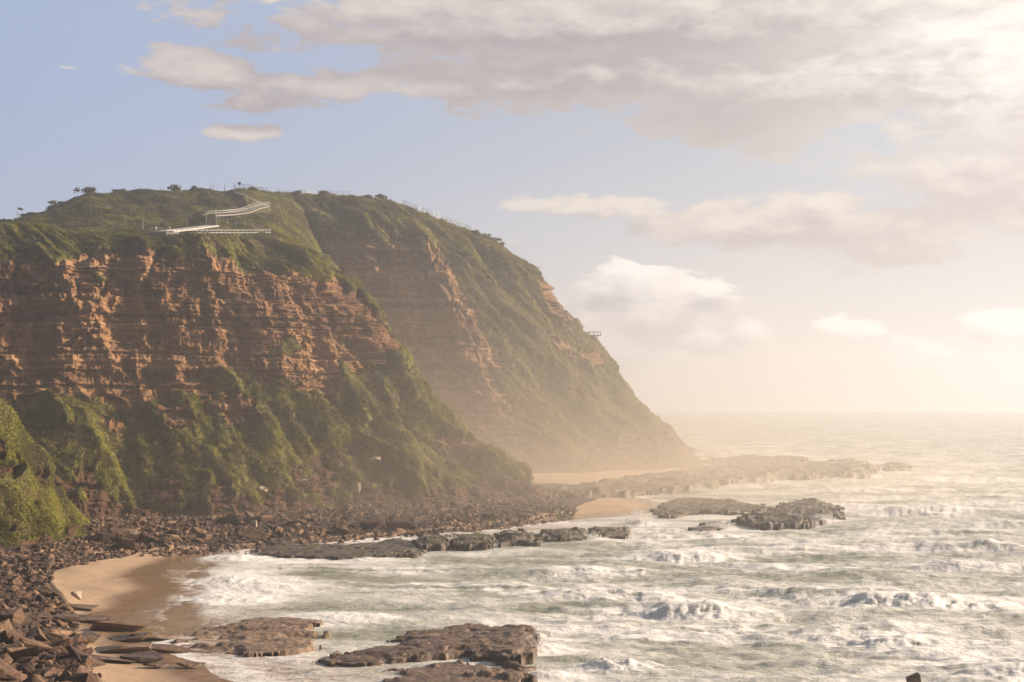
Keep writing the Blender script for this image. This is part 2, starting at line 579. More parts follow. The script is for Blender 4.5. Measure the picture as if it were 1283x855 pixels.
def strata(a, z, seed, zlo=-5, zhi=100):
    """ledges and joint blocks of a bedded cliff: how far the rock stands out, and its tone"""
    rg = np.random.default_rng(seed)
    th = []
    while sum(th) < zhi - zlo:
        th.append(rg.choice([0.5, 0.8, 1.2, 2.0, 3.2, 4.6], p=[.2, .22, .2, .18, .12, .08]) * rg.uniform(.8, 1.2))
    edges = zlo + np.cumsum([0] + th)
    zz = z + 0.9 * perlin(a * .02, z * .02, 3.3, seed) + 0.25 * perlin(a * .15, z * .3, 1.3, seed)
    k = np.clip(np.searchsorted(edges, zz) - 1, 0, len(th) - 1)
    tk = np.array(th)[k]
    fr = (zz - edges[k]) / tk
    prot = rg.uniform(-0.8, 0.7, len(th)); prot[np.array(th) < 0.9] -= 0.5
    tone = rg.uniform(0.15, 1.0, len(th))
    wk = np.array([rg.uniform(1.2, 4.2) * (0.6 + 0.3 * t_) for t_ in th])
    offs = rg.uniform(0, 50, len(th))
    aj = a + offs[k] + 1.6 * perlin(a * .22, k * 3.7, 0.5, seed + 5) + 0.7 * perlin(a * .6, z * .55, 0.5, seed + 6) + 0.5 * perlin(a * 1.5, z * 1.2, 2.5, seed + 8)
    c = np.floor(aj / wk[k]); cf = aj / wk[k] - c
    hb = hash01(c, k, np.full(c.shape, seed)); hc = hash01(c, k, np.full(c.shape, seed + 40)); hd = hash01(c, k, np.full(c.shape, seed + 41))
    d = 0.80 * prot[k] + 0.50 * (hb - 0.5) * np.clip(tk, .4, 2.0)
    # every block is a leaning facet of its own rather than a flat brick
    d += (cf - 0.5) * wk[k] * (hc - 0.5) * 0.42 + (fr - 0.5) * tk * (hd - 0.6) * 0.5
    d += 0.55 * perlin(zz * 1.1, a * .012, 0.3, seed + 60) + 0.36 * perlin(zz * 2.7, a * .03, 0.3, seed + 61) + 0.16 * perlin(zz * 6.0, a * .06, 0.3, seed + 62)
    d -= 0.30 * (1 - sstep(np.minimum(fr, 1 - fr) * tk, 0, 0.2)) * (0.4 + hb)
    # vertical flutes and fallen alcoves
    fl = fbm(a / 2.6 + 0.6 * perlin(a * .1, z * .12, 0, seed + 2), z / 16.0, 5.5, 3, .55, seed + 12, ridge=True)
    al = fbm(a / 11.0, z / 9.0, 8.5, 3, .5, seed + 14)
    d += 0.65 * fl - 1.3 * sstep(al, 0.10, 0.22) * sstep(np.abs(al - .5), .0, .3)
    fresh = sstep(al + .25 * hb, 0.15, 0.3)
    low = 1 - sstep(z + 4 * perlin(a * .08, z * .1, 2.2, seed + 15), 9, 17)     # older dark shale and foot shadow, both put into the tone low down
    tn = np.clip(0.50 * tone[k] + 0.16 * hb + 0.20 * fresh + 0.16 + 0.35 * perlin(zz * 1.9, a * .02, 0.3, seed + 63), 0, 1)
    return d, tn * (1 - 0.75 * low)


def build_headland(name, label, table, ncol, nrow, rock_mask, seed, amp_rib, rib_len, lmax_rock, vegamp=1.0):
    G, s, l = loft(table, ncol, nrow)
    N = normals(G)
    flip = np.sign(np.sum(N[:, :, 1]))
    N = N if flip < 0 else -N
    mid = G[len(l) // 3]
    a1 = np.concatenate([[0], np.cumsum(np.linalg.norm(np.diff(mid[:, :2], axis=0), axis=1))])
    A = np.broadcast_to(a1[None, :], G.shape[:2])
    Lc = np.broadcast_to(l[:, None], G.shape[:2]); Sc = np.broadcast_to(s[None, :], G.shape[:2])
    z = G[:, :, 2]; x = G[:, :, 0]; y = G[:, :, 1]
    rock = rock_mask(Sc, Lc, A, z, x, y)
    H = N.copy(); H[:, :, 2] *= 0.15
    H /= np.maximum(np.linalg.norm(H, axis=2, keepdims=True), 1e-6)
    fade = sstep(Lc, 0.15, 1.0)
    # buttresses and gullies running down the face
    but = fbm(A / 17.0, z / 60.0, 0.3, 3, 0.5, seed) * 4.2
    ribs = fbm((A + 0.65 * (z - 30)) / rib_len, z / 55.0 + Lc * .1, 7.7, 3, 0.55, seed + 3, ridge=True)
    onface = 1 - sstep(Lc, lmax_rock + 0.2, lmax_rock + 1.2)
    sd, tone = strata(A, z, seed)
    rough = fbm(x / 2.6, y / 2.6, z / 1.8, 4, 0.55, seed + 9)
    lump = fbm(x / 9.0, y / 9.0, z / 9.0, 3, 0.55, seed + 21)
    clump = np.abs(fbm(x / 3.4, y / 3.4, z / 3.4, 3, 0.5, seed + 33))
    disp_rock = sd + 0.85 * rough
    disp_veg = lump * 1.2 + (0.5 - clump) * 0.7
    along = 0.35 + 0.65 * onface + 0.2 * sstep(Lc, 4.0, 4.4) * (1 - sstep(Lc, 4.9, 5.3))
    combed = fbm((A + 1.3 * z) / 2.6 + 0.5 * perlin(A / 9, z / 9, 0, seed + 71), (z - A) / 26.0, 3.1, 2, .5, seed + 70, ridge=True) * sstep(Lc, 3.95, 4.25) * (1 - sstep(Lc, 5.2, 5.8))
    d = fade * (0.6 * combed * (1 - rock) + but * (1.0 - 0.35 * sstep(Lc, 0.8, 1.6) * (1 - sstep(Lc, 2.4, 3.0))) * onface + amp_rib * ribs * along * (1 - 0.35 * rock) + rock * disp_rock + (1 - rock) * disp_veg * (0.35 + 0.65 * sstep(Lc, 0.5, 1.5)) * (1 - 0.65 * sstep(Lc, 3.9, 4.3)) * vegamp)
    V = G + H * (d * rock)[:, :, None] + N * (d * (1 - rock))[:, :, None]
    veg = np.clip(1 - rock, 0, 1)
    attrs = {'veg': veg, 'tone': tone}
    me_ = np_mesh(name, V.reshape(-1, 3), grid_faces(len(l), len(s)), True, attrs, M_HEAD)
    o = link(name, me_, label, name.replace('_', ' '), kind='structure')
    return dict(o=o, V=V, N=normals(V) * (1 if flip < 0 else -1), veg=veg, S=Sc, L=Lc, s=s, l=l)


TA = [
 [(-130,675,215),(-130,655,220),(-130,560,232),(-130,480,246),(-130,345,252),(-130,290,272),(-130,286,300),(-130,284,330),(-130,284,360),(-130,300,420)],
 [(0,678,216),(0,655,222),(0,560,236),(0,480,250),(0,335,257),(0,288,278),(0,286,300),(0,286,330),(0,287,360),(0,312,420)],
 [(110,672,222),(115,652,228),(120,560,242),(120,470,256),(110,330,263),(100,299,282),(98,284,315),(104,262,355),(112,247,395),(115,264,450)],
 [(235,665,228),(238,648,234),(240,560,249),(235,462,263),(232,326,270),(225,301,290),(222,290,322),(220,263,365),(220,241,405),(220,260,460)],
 [(345,660,236),(345,645,243),(345,565,257),(340,470,270),(320,338,276),(300,304,300),(290,288,328),(285,263,368),(285,241,410),(285,260,465)],
 [(445,654,246),(445,640,254),(435,565,267),(420,472,278),(390,352,284),(360,311,308),(338,292,332),(325,266,372),(335,241,414),(335,258,470)],
 [(550,648,257),(545,634,265),(520,560,276),(480,462,286),(445,376,292),(410,325,312),(378,301,335),(366,284,375),(376,262,425),(385,280,480)],
 [(650,643,266),(630,625,273),(575,545,284),(520,458,293),(480,390,299),(445,347,318),(412,318,340),(404,322,372),(408,330,420),(410,345,480)],
 [(722,640,273),(668,618,283),(600,530,294),(538,468,303),(495,402,310),(462,364,328),(430,332,350),(425,345,380),(425,360,425),(425,375,480)],
 [(705,628,300),(660,622,308),(585,560,318),(525,500,326),(480,440,334),(450,402,348),(425,375,365),(415,380,390),(415,400,430),(410,412,480)],
 [(640,617,330),(600,612,335),(540,580,345),(490,540,352),(450,500,360),(430,480,370),(410,460,380),(400,450,400),(400,450,430),(400,450,480)],
]
SPXA = [-130, 0, 110, 235, 340, 430, 510, 590, 660, 640, 560]


for si, dx in ((6, -12), (7, -26), (8, -30), (9, -26)):
    for li in range(2, 7):
        q_ = TA[si][li]
        TA[si][li] = (q_[0] + dx * (1 if li < 6 else .5), q_[1], q_[2])


def rockA(S_, L_, A_, z, x, y):
    n1 = fbm(A_ / 9.0, z / 9.0, 1.1, 4, 0.55, 51)
    n2 = fbm(A_ / 22.0, z / 12.0, 4.1, 3, 0.55, 57)
    lo = 2.92 + 0.55 * n1 + 0.35 * n2 - 0.25 * sstep(S_, 0.5, 2.5) * (1 - sstep(S_, 2.5, 5)) + 0.5 * sstep(S_, 6.2, 7.6)
    hi = 4.05 + 0.35 * n1 + 0.10 * n2 - 0.75 * sstep(S_, 6.0, 8.2)
    band = sstep(L_, lo - .06, lo + .06) * (1 - sstep(L_, hi - .05, hi + .05))
    foot = 1 - sstep(L_ + 0.5 * n1 + 0.4 * n2, 1.22, 1.38)          # wave-cut rock at the foot
    scar = sstep(n2 + 0.6 * n1, 0.42, 0.52) * (1 - sstep(L_, 3.0, 3.4))
    hid = sstep(S_, 8.6, 9.0) * (1 - sstep(L_, 5, 6))
    return np.clip(np.maximum.reduce([band, foot, scar, hid]), 0, 1)


NEAR = build_headland('near_headland', 'banded orange sandstone cliff with scrub covered slopes in the middle of the bay',
                      TA, [40, 130, 140, 130, 125, 120, 120, 100, 60, 16], [16, 115, 130, 220, 85, 50, 60, 60, 12],
                      rockA, 11, 2.6, 15.0, 4.1)

TB = [
 [(300,598,390),(300,578,396),(300,480,402),(300,380,408),(300,285,416),(300,263,436),(300,244,452),(300,264,510)],
 [(430,600,383),(430,580,388),(425,480,396),(410,390,402),(395,290,410),(398,267,432),(405,246,450),(405,264,510)],
 [(560,601,378),(555,582,383),(535,490,392),(520,395,399),(490,294,408),(462,264,432),(455,249,448),(455,267,510)],
 [(650,602,374),(640,584,379),(605,495,389),(580,400,397),(540,311,408),(510,277,430),(493,254,446),(490,272,505)],
 [(730,601,374),(705,584,380),(645,500,392),(612,410,403),(575,336,414),(543,291,430),(520,267,444),(515,284,500)],
 [(800,596,384),(775,578,391),(705,500,404),(655,400,416),(612,336,426),(580,302,437),(560,281,446),(560,296,500)],
 [(865,590,402),(838,570,409),(770,490,418),(705,408,427),(655,346,435),(625,317,441),(600,298,448),(600,309,495)],
 [(892,588,420),(856,567,427),(793,498,435),(738,433,442),(692,384,448),(652,336,454),(630,312,460),(620,319,500)],
 [(880,580,470),(850,566,475),(785,510,482),(725,450,490),(680,404,495),(645,354,500),(622,326,505),(610,334,530)],
 [(800,570,540),(780,560,545),(730,515,550),(680,465,555),(650,415,558),(620,365,560),(600,339,562),(600,344,575)],
]


def rockB(S_, L_, A_, z, x, y):
    n1 = fbm(A_ / 10.0, z / 10.0, 2.1, 4, 0.55, 71)
    n2 = fbm(A_ / 24.0, z / 14.0, 5.1, 3, 0.55, 77)
    face = (1 - sstep(S_ + 0.55 * n1 + 0.5 * n2, 3.70, 3.95)) * (1 - sstep(L_ + 0.4 * n1, 3.93, 4.05))
    foot = 1 - sstep(L_ + 0.6 * n1 + 0.4 * n2, 1.15, 1.3)
    patch = sstep(n2 + 0.7 * n1, 0.20, 0.34) * sstep(S_, 4.3, 5.2) * (1 - sstep(L_, 2.5, 3.1))
    patch2 = sstep(n2 + 0.5 * n1 + 0.25 * sstep(S_, 5.8, 7), 0.33, 0.45) * sstep(S_, 5.2, 6.2) * (1 - sstep(L_, 5.1, 5.6))
    return np.clip(np.maximum.reduce([face, foot, patch, patch2]), 0, 1)


FAR = build_headland('far_headland', 'steep sea headland beyond the cove with bare brown face and green flank',
                     TB, [40, 90, 110, 110, 110, 110, 100, 70, 20], [14, 110, 120, 120, 60, 50, 14],
                     rockB, 23, 2.2, 12.0, 4.0)

TC = [
 [(-90,705,178),(-90,655,184),(-90,590,190),(-90,478,205),(-90,560,226)],
 [(-20,700,182),(-10,660,187),(0,600,192),(-12,508,206),(0,590,226)],
 [(40,692,187),(42,662,191),(45,628,196),(36,560,208),(42,620,226)],
 [(95,684,194),(95,672,197),(88,658,201),(82,620,210),(86,650,225)],
 [(142,676,205),(138,673,206),(130,670,208),(122,660,213),(124,668,222)],
]


def rockC(S_, L_, A_, z, x, y):
    n1 = fbm(A_ / 6.0, z / 6.0, 2.1, 4, 0.55, 91)
    foot = 1 - sstep(L_ + 0.6 * n1, 0.22, 0.45)
    return np.clip(np.maximum(foot, sstep(n1, 0.42, 0.5)), 0, 1)


SPUR = build_headland('grassy_spur', 'low grassy spur running down to the stones at the left edge',
                      TC, [40, 110, 110, 60], [40, 60, 90, 30], rockC, 37, 0.8, 6.0, 2.6, 0.4)


# ------------------------------------------------------------------ where things stand on the ground
def proj(V):
    V = V.reshape(-1, 3)
    return CX + FPX * V[:, 0] / V[:, 1], YH - FPX * (V[:, 2] - HEYE) / V[:, 1]


PROJ = [(T['V'].reshape(-1, 3),) + proj(T['V']) for T in (NEAR, FAR)]
NEARV, FARV = PROJ[0][0], PROJ[1][0]


def pick(px, py, which=0, tol=1.6):
    V, qx, qy = PROJ[which]
    while True:
        i = np.where((np.abs(qx - px) < tol) & (np.abs(qy - py) < tol))[0]
        if len(i):
            j = i[np.argmin(V[i, 1])]
            return Vector(V[j])
        tol *= 1.6


def skyline(px, tol=0.9):
    best = None
    for V, qx, qy in PROJ:
        i = np.where(np.abs(qx - px) < tol)[0]
        if len(i):
            j = i[np.argmin(qy[i])]
            if best is None or qy[j] < best[0]:
                best = (qy[j], Vector(V[j]))
    return best[1]


WALK = [pick(*p) for p in ((207, 290.5), (224, 288.5), (244, 285.5), (266, 283))]
STAIR1 = [pick(*p) for p in ((266, 282), (274, 273), (292, 269.5), (309, 267.5), (320, 262), (334, 258.5))]
STAIR2 = [pick(*p) for p in ((334, 258), (318, 252), (306, 246), (295, 242))]
RAIL1 = [pick(*p) for p in ((208, 294), (235, 294), (262, 294), (285, 294), (310, 293.5), (338, 292.5))]
RAIL2 = [pick(*p) for p in ((338, 292), (322, 287), (305, 282.5), (288, 279.5), (276, 278))]


def top_z(x, y):
    d2 = (NEARV[:, 0] - x) ** 2 + (NEARV[:, 1] - y) ** 2
    i = np.where(d2 < 0.8)[0]
    return float(NEARV[i, 2].mean()) if len(i) else float(NEARV[np.argmin(d2), 2])


def on_ground(line, step=2.0, smooth=4):
    out_ = []
    for a, b in zip(line[:-1], line[1:]):
        n = max(1, round((b - a).length / step))
        out_ += [a.lerp(b, i / n) for i in range(n)]
    out_.append(line[-1].copy())
    for p in out_: p.z = top_z(p.x, p.y)
    for _ in range(smooth):
        zs = [p.z for p in out_]
        for i in range(1, len(out_) - 1): out_[i].z = (zs[i - 1] + zs[i] * 2 + zs[i + 1]) / 4
    return out_


WALK = [WALK[0], WALK[-1]]
RAIL1 = [RAIL1[0], RAIL1[-1]]
RAIL2 = [RAIL1[-1].lerp(RAIL2[-1], i / 6) for i in range(7)]
for p_ in RAIL2[1:]: p_.z = max(p_.z, top_z(p_.x, p_.y)) + .15
STAIR1[0] = WALK[-1].copy()
for L3 in (STAIR1, STAIR2):                                     # even out the climb
    n3 = len(L3) - 1
    for i in range(1, n3):
        L3[i].y = 0.35 * L3[i].y + 0.65 * (L3[0].y + (L3[-1].y - L3[0].y) * i / n3)
        L3[i].z = 0.5 * top_z(L3[i].x, L3[i].y) + 0.5 * L3[i].z
KEEP = [(WALK, 4.5), (STAIR1, 1.9), (STAIR2, 1.6), (RAIL1, 1.6), (RAIL2, .9)]


def clear_of_paths(P):
    ok = np.ones(len(P), bool)
    for line, wd in KEEP:
        for a, b in zip(line[:-1], line[1:]):
            a2, e = np.array(a)[:2], np.array(b - a)[:2]
            t = np.clip(((P[:, :2] - a2) @ e) / max(e @ e, 1e-6), 0, 1)
            ok &= np.linalg.norm(P[:, :2] - a2 - t[:, None] * e, axis=1) > wd
    return ok


# ------------------------------------------------------------------ scrub: uncountable leaves and grass
def make_scrub(name, label, T, count, size, seed, lmin, lmax, smax, long_band, flat_top=0.5, hill_dry=0.0, lift_tint=0.0):
    rg = np.random.default_rng(seed)
    V, N, veg, L_, S_ = T['V'], T['N'], T['veg'], T['L'], T['S']
    e1 = V[:-1, 1:] - V[:-1, :-1]; e2 = V[1:, :-1] - V[:-1, :-1]
    area = np.linalg.norm(np.cross(e1, e2), axis=2)
    vis = np.clip(-(N[:-1, :-1, 0] * V[:-1, :-1, 0] + N[:-1, :-1, 1] * V[:-1, :-1, 1] + N[:-1, :-1, 2] * (V[:-1, :-1, 2] - 20)) / np.linalg.norm(V[:-1, :-1], axis=2), -0.35, 1) + 0.40
    wgt = area * np.clip(vis, 0, 2) * (veg[:-1, :-1] > 0.45) * (L_[:-1, :-1] > lmin) * (L_[:-1, :-1] < lmax) * (S_[:-1, :-1] < smax)
    patch = fbm(V[:-1, :-1, 0] / 6, V[:-1, :-1, 1] / 6, V[:-1, :-1, 2] / 6, 3, 0.5, seed)
    wgt = wgt * (0.35 + sstep(patch, -0.25, 0.25))
    p = wgt.ravel() / wgt.sum()
    idx = rg.choice(p.size, count, p=p)
    r_, c_ = np.unravel_index(idx, wgt.shape)
    u, v = rg.random((count, 1)), rg.random((count, 1))
    P = V[r_, c_] * (1 - u) * (1 - v) + V[r_, c_ + 1] * u * (1 - v) + V[r_ + 1, c_] * (1 - u) * v + V[r_ + 1, c_ + 1] * u * v
    ok = clear_of_paths(P)
    P, r_, c_ = P[ok], r_[ok], c_[ok]
    count = len(P)
    Nn = N[r_, c_]
    down = V[np.maximum(r_ - 3, 0), c_] - V[np.minimum(r_ + 3, V.shape[0] - 1), c_]
    down /= np.maximum(np.linalg.norm(down, axis=1, keepdims=True), 1e-6)
    side = V[r_, np.minimum(c_ + 3, V.shape[1] - 1)] - V[r_, np.maximum(c_ - 3, 0)]
    side /= np.maximum(np.linalg.norm(side, axis=1, keepdims=True), 1e-6)
    Lp, Sp = L_[r_, c_], S_[r_, c_]
    down = down + 0.75 * side * np.sign(side[:, :1]) * (Lp > 3.8)[:, None]
    down /= np.maximum(np.linalg.norm(down, axis=1, keepdims=True), 1e-6)
    strk = long_band(Lp, Sp)                                       # 1 where long wind-combed grass grows
    big = fbm(P[:, 0] / 11, P[:, 1] / 11, P[:, 2] / 11, 3, 0.5, seed + 2)
    rad = size * (0.55 + 0.9 * rg.random(count)) * (1 + 0.5 * big)
    tint0 = np.clip(0.56 + lift_tint + 0.75 * big + 0.13 * rg.standard_normal(count) + 0.16 * strk - hill_dry * sstep(Lp, 5.4, 6.2), 0, 1)
    K = 9
    flatn = np.clip(0.25 + strk + flat_top * (Lp > 4.0) + 0.3 * (Lp > 4.9), 0, 0.85)
    nrm = []
    q = []
    tint = []
    for k in range(K):
        dv = rg.standard_normal((count, 3)); dv /= np.linalg.norm(dv, axis=1, keepdims=True)
        dv = dv + Nn * 0.55
        lift = np.abs(rg.random((count, 1)))
        c = P + dv * rad[:, None] * (0.35 + 0.65 * lift) * (1 - .45 * flatn[:, None]) + Nn * rad[:, None] * 0.22 * (1 - flatn[:, None])
        sq = size * (0.24 + 0.22 * rg.random(count))
        t1 = rg.standard_normal((count, 3)); t1 -= 0
        t1 /= np.linalg.norm(t1, axis=1, keepdims=True)
        t1 = t1 * (1 - 0.85 * strk[:, None]) + (down + 0.35 * Nn) * strk[:, None]
        t1 /= np.linalg.norm(t1, axis=1, keepdims=True)
        t2 = np.cross(t1, rg.standard_normal((count, 3))); t2 /= np.maximum(np.linalg.norm(t2, axis=1, keepdims=True), 1e-6)
        la = (sq * (1 + 2.2 * strk))[:, None]; lb = (sq * (0.75 - 0.35 * strk))[:, None]
        q.append(np.stack([c - t1 * la, c + t2 * lb, c + t1 * la, c - t2 * lb], 1))
        dn = Nn + 0.55 * dv / np.linalg.norm(dv, axis=1, keepdims=True); dn /= np.linalg.norm(dn, axis=1, keepdims=True)
        nrm.append(np.repeat(dn[:, None, :], 4, 1))
        tint.append(np.repeat(np.clip(tint0 + 0.08 * rg.standard_normal(count), 0, 1)[:, None], 4, 1))
    Q = np.concatenate(q).reshape(-1, 3); tn = np.concatenate(tint).ravel()
    F = np.arange(len(Q)).reshape(-1, 4)
    me_ = np_mesh(name, Q, F, False, {'tint': tn}, M_SCRUB)
    ga_ = me_.attributes.new('ground', 'FLOAT_VECTOR', 'POINT')
    ga_.data.foreach_set('vector', np.concatenate(nrm).astype(np.float32).ravel())
    return link(name, me_, label, 'scrub', kind='stuff')


def bandA(L_, S_):
    return sstep(L_, 3.9, 4.2) * (1 - sstep(L_, 5.6, 6.2)) * 0.9 * (0.6 + 0.4 * sstep(S_, 3.5, 5)) + 0.30 * (L_ < 3.9)


def bandB(L_, S_):
    return 0.35 + 0.45 * sstep(L_, 3, 4.5)


make_scrub('scrub', 'dense green coastal scrub and long grass on the near cliff', NEAR, 80000, 0.38, 5, 1.05, 8.6, 9.2, bandA, 0.5, 0.22, 0.05)
make_scrub('scrub', 'green scrub and grass on the flank of the far headland', FAR, 42000, 0.55, 6, 1.0, 6.6, 8.5, bandB, 0.5, 0.0, 0.36)
make_scrub('scrub', 'short scrub on the low spur at the left edge', SPUR, 16000, 0.24, 8, 0.3, 3.4, 9, lambda L_, S_: 0.3 + 0 * L_)


# ------------------------------------------------------------------ shoreline, beach
SHORE_PX = [(470,1010),(400,930),(330,870),(262,838),(205,815),(165,795),(150,778),(180,762),(212,742),(196,722),(232,702),(300,689),
            (400,680),(500,672),(600,664),(700,653),(770,648),(834,640),(838,632),(800,624),(735,613),(770,604),(880,590),(905,580),(900,566)]
SHORE = np.array([sea_at(*p) for p in SHORE_PX])
LAND = np.vstack([SHORE, [(70, 620), (-420, 640), (-420, 30), (SHORE[0, 0], 30)]])


def poly_sd(x, y, poly, closed=True):
    """signed distance to a polygon, positive inside"""
    d = np.full(x.shape, 1e9); ins = np.zeros(x.shape, bool)
    n = len(poly)
    for i in range(n):
        a, b = poly[i], poly[(i + 1) % n]
        e = b - a
        t = np.clip(((x - a[0]) * e[0] + (y - a[1]) * e[1]) / max(e @ e, 1e-9), 0, 1)
        d = np.minimum(d, np.hypot(x - a[0] - t * e[0], y - a[1] - t * e[1]))
        cr = ((a[1] > y) != (b[1] > y)) & (x < (b[0] - a[0]) * (y - a[1]) / (b[1] - a[1] if b[1] != a[1] else 1e-9) + a[0])
        ins ^= cr
    return np.where(ins, d, -d)


PEB_PX = [(190,1000),(150,900),(112,850),(104,820),(98,792),(92,770),(82,752),(62,730),(58,712),(75,700),(140,692),(240,688),(330,681),(420,674),
          (520,666),(620,656),(715,641),(730,636)]
PEB = np.array([sea_at(*p) for p in PEB_PX])
PEBPOLY = np.vstack([PEB, [(30, 330), (-420, 340), (-420, 30), (PEB[0, 0], 30)]])


def shore_height(x, y):
    d = poly_sd(x, y, LAND)
    pb = poly_sd(x, y, PEBPOLY)
    z = np.where(d > 0, 0.045 * np.minimum(d, 9) + 0.004 * np.clip(d - 9, 0, 40), 0.05 * d)
    z = z + 2.4 * sstep(pb, 0, 22) * (1 - sstep(y, 150, 200)) + (0.08 + 0.2 * (y < 170)) * sstep(pb, -1, 3)
    z = z + 0.22 * fbm(x / 7, y / 7, 0.5, 3, 0.5, 5) * sstep(d, 0, 6) + 0.30 * fbm(x / 2.2, y / 2.2, 2.5, 3, 0.5, 6) * sstep(pb, 0, 3)
    return np.maximum(z, -2.5), d, pb


bx = np.arange(-150, 90.1, 0.7); by = np.arange(60, 470, 0.9)
BX, BY = np.meshgrid(bx, by)
BZ, BD, BP = shore_height(BX, BY)
b_me = np_mesh('beach', np.stack([BX, BY, BZ], -1).reshape(-1, 3), grid_faces(len(by), len(bx)), True,
               {'pebble': sstep(BP, -1.0, 1.5), 'wet': 1 - sstep(BD + 2.0 * fbm(BX / 9, BY / 14, 0, 3, .5, 9), 2.5, 5.5)}, M_BEACH)
link('beach', b_me, 'golden sand beach with stony upper shore below the cliffs', 'beach', kind='structure')

# ------------------------------------------------------------------ sea
# breaking crests: photo bearing of the crest's middle, half length (m), height (m), turn (rad), foam, trough width
WAVES = [(1152,642,6.5,2.1,-.05,1.0),(1255,690,9,1.9,.25,.35),(1222,714,6,1.5,.05,.55),(855,700,5.0,1.3,.05,.9),(745,718,4.5,1.0,-.1,.8),
         (770,748,6.5,.9,.35,1.0),(845,770,5.0,1.1,.10,1.0),(1165,760,6.5,1.7,.12,1.0),(1060,745,9,1.1,.1,.35),(1130,803,4.2,1.1,.35,1.0),
         (1200,822,5,.6,.3,.4),(905,785,4.0,.6,-.2,.6),(1245,603,11,1.9,0,.5),(1000,716,6,.7,.1,.2),(1100,698,4,.8,0,.15),(930,738,5,.6,.15,.3),
         (870,672,6,1.0,-.15,.8),(945,690,8,.8,.0,.3),(820,664,4,.9,.2,.6),(1275,848,2.5,.9,0,.9),(1080,665,8,.9,.05,.2),(1200,668,8,.9,-.05,.25),
         (950,610,14,1.0,0,.25),(1120,615,14,1.1,.05,.3),(1010,632,12,1.0,.05,.35),(900,566,14,1.6,0,.75),(960,572,16,1.5,.02,.7),(1050,560,26,1.4,0,.3),
         (1200,566,30,1.6,.03,.25),(1130,540,40,1.8,0,.3),(940,548,40,1.6,.02,.35),(1240,632,10,1.1,0,.3),(600,735,9,.45,.1,.35),(470,715,8,.4,.1,.3),
         (680,790,6,.5,.1,.4),(1000,790,7,.5,.1,.25),(800,800,4,.5,.2,.35),(1180,645,4,1.0,.1,.6)]
# heaps of broken white water: photo bearing, half width, half depth, height
HEAPS = [(772,838,2.6,1.8,1.3),(800,657,2.2,2.0,1.5),(292,700,3.6,2.6,1.0),(286,728,3.0,3.2,.8),(292,752,3.6,2.6,.55),(672,815,1.8,2.0,.7),(900,662,2.5,2,.7),
         (565,682,1.6,1.2,.7),(640,676,1.5,1.2,.6),(330,735,4,5,.4),(420,775,4,2.5,.35),(690,848,2,1.5,.6),(1075,596,4,3,1.2),(880,618,3,2,.8),(1030,655,3,2,.9),(740,676,2,1,.5)]
rr = [58.0]
while rr[-1] < 2200:
    r0 = rr[-1]
    rr.append(r0 + min(max(0.16, r0 * r0 / (HEYE * 1422) * 0.62), 30))
rr[-1] = 2200.0
rr = np.array(rr)
th = np.linspace(R(-34), R(30), 1150)
RR, TH = np.meshgrid(rr, th, indexing='ij')
X, Y = RR * np.sin(TH), RR * np.cos(TH)
near = 1 - sstep(RR, 380, 900)
sd = poly_sd(X, Y, LAND)                                    # how far inside the shoreline
ws = 0.35 + 0.65 * sstep(-sd, 4, 50)                        # waves lose height near the sand
Z = np.zeros_like(X)
sw = X * .10 + Y
Z += ws * (0.26 * np.sin(sw / 5.1 + 2.2 * fbm(X / 40, Y / 40, 0, 2, .5, 2)) + 0.55 * fbm(X / 15, Y / 6.0, 0, 3, .5, 3) + 0.30 * fbm(X / 4.0, Y / 2.0, 0, 3, .55, 4) * near)
Z += 0.8 * fbm(X / 60, Y / 22, 0, 2, .5, 8) * (1 - near)
FO = 0.40 + 0.27 * fbm(X / 26, Y / 12, 0.0, 3, .55, 12) + 0.05 * near
FO -= 0.22 * sstep(RR, 330, 800)
calm = np.exp(-(((X + 6) / 22) ** 2 + ((Y - 168) / 26) ** 2))
FO -= 0.13 * calm
FO += 0.34 * np.exp(-((X + 30.5) / 5) ** 2 - ((Y - 160) / 20) ** 2)
thin = sstep(-34 - (Y - 165) * .2 - X + 1.5 * fbm(X / 4, Y / 4, 0, 3, .5, 77), 0, 3) * (Y < 200) * (Y > 120) * (X > -70)
FO -= 0.42 * thin
jag = fbm(X / 3.2, Y / 3.2, 0.7, 3, .55, 14)
jag2 = fbm(X / 1.1, Y / 1.1, 1.7, 3, .6, 15)
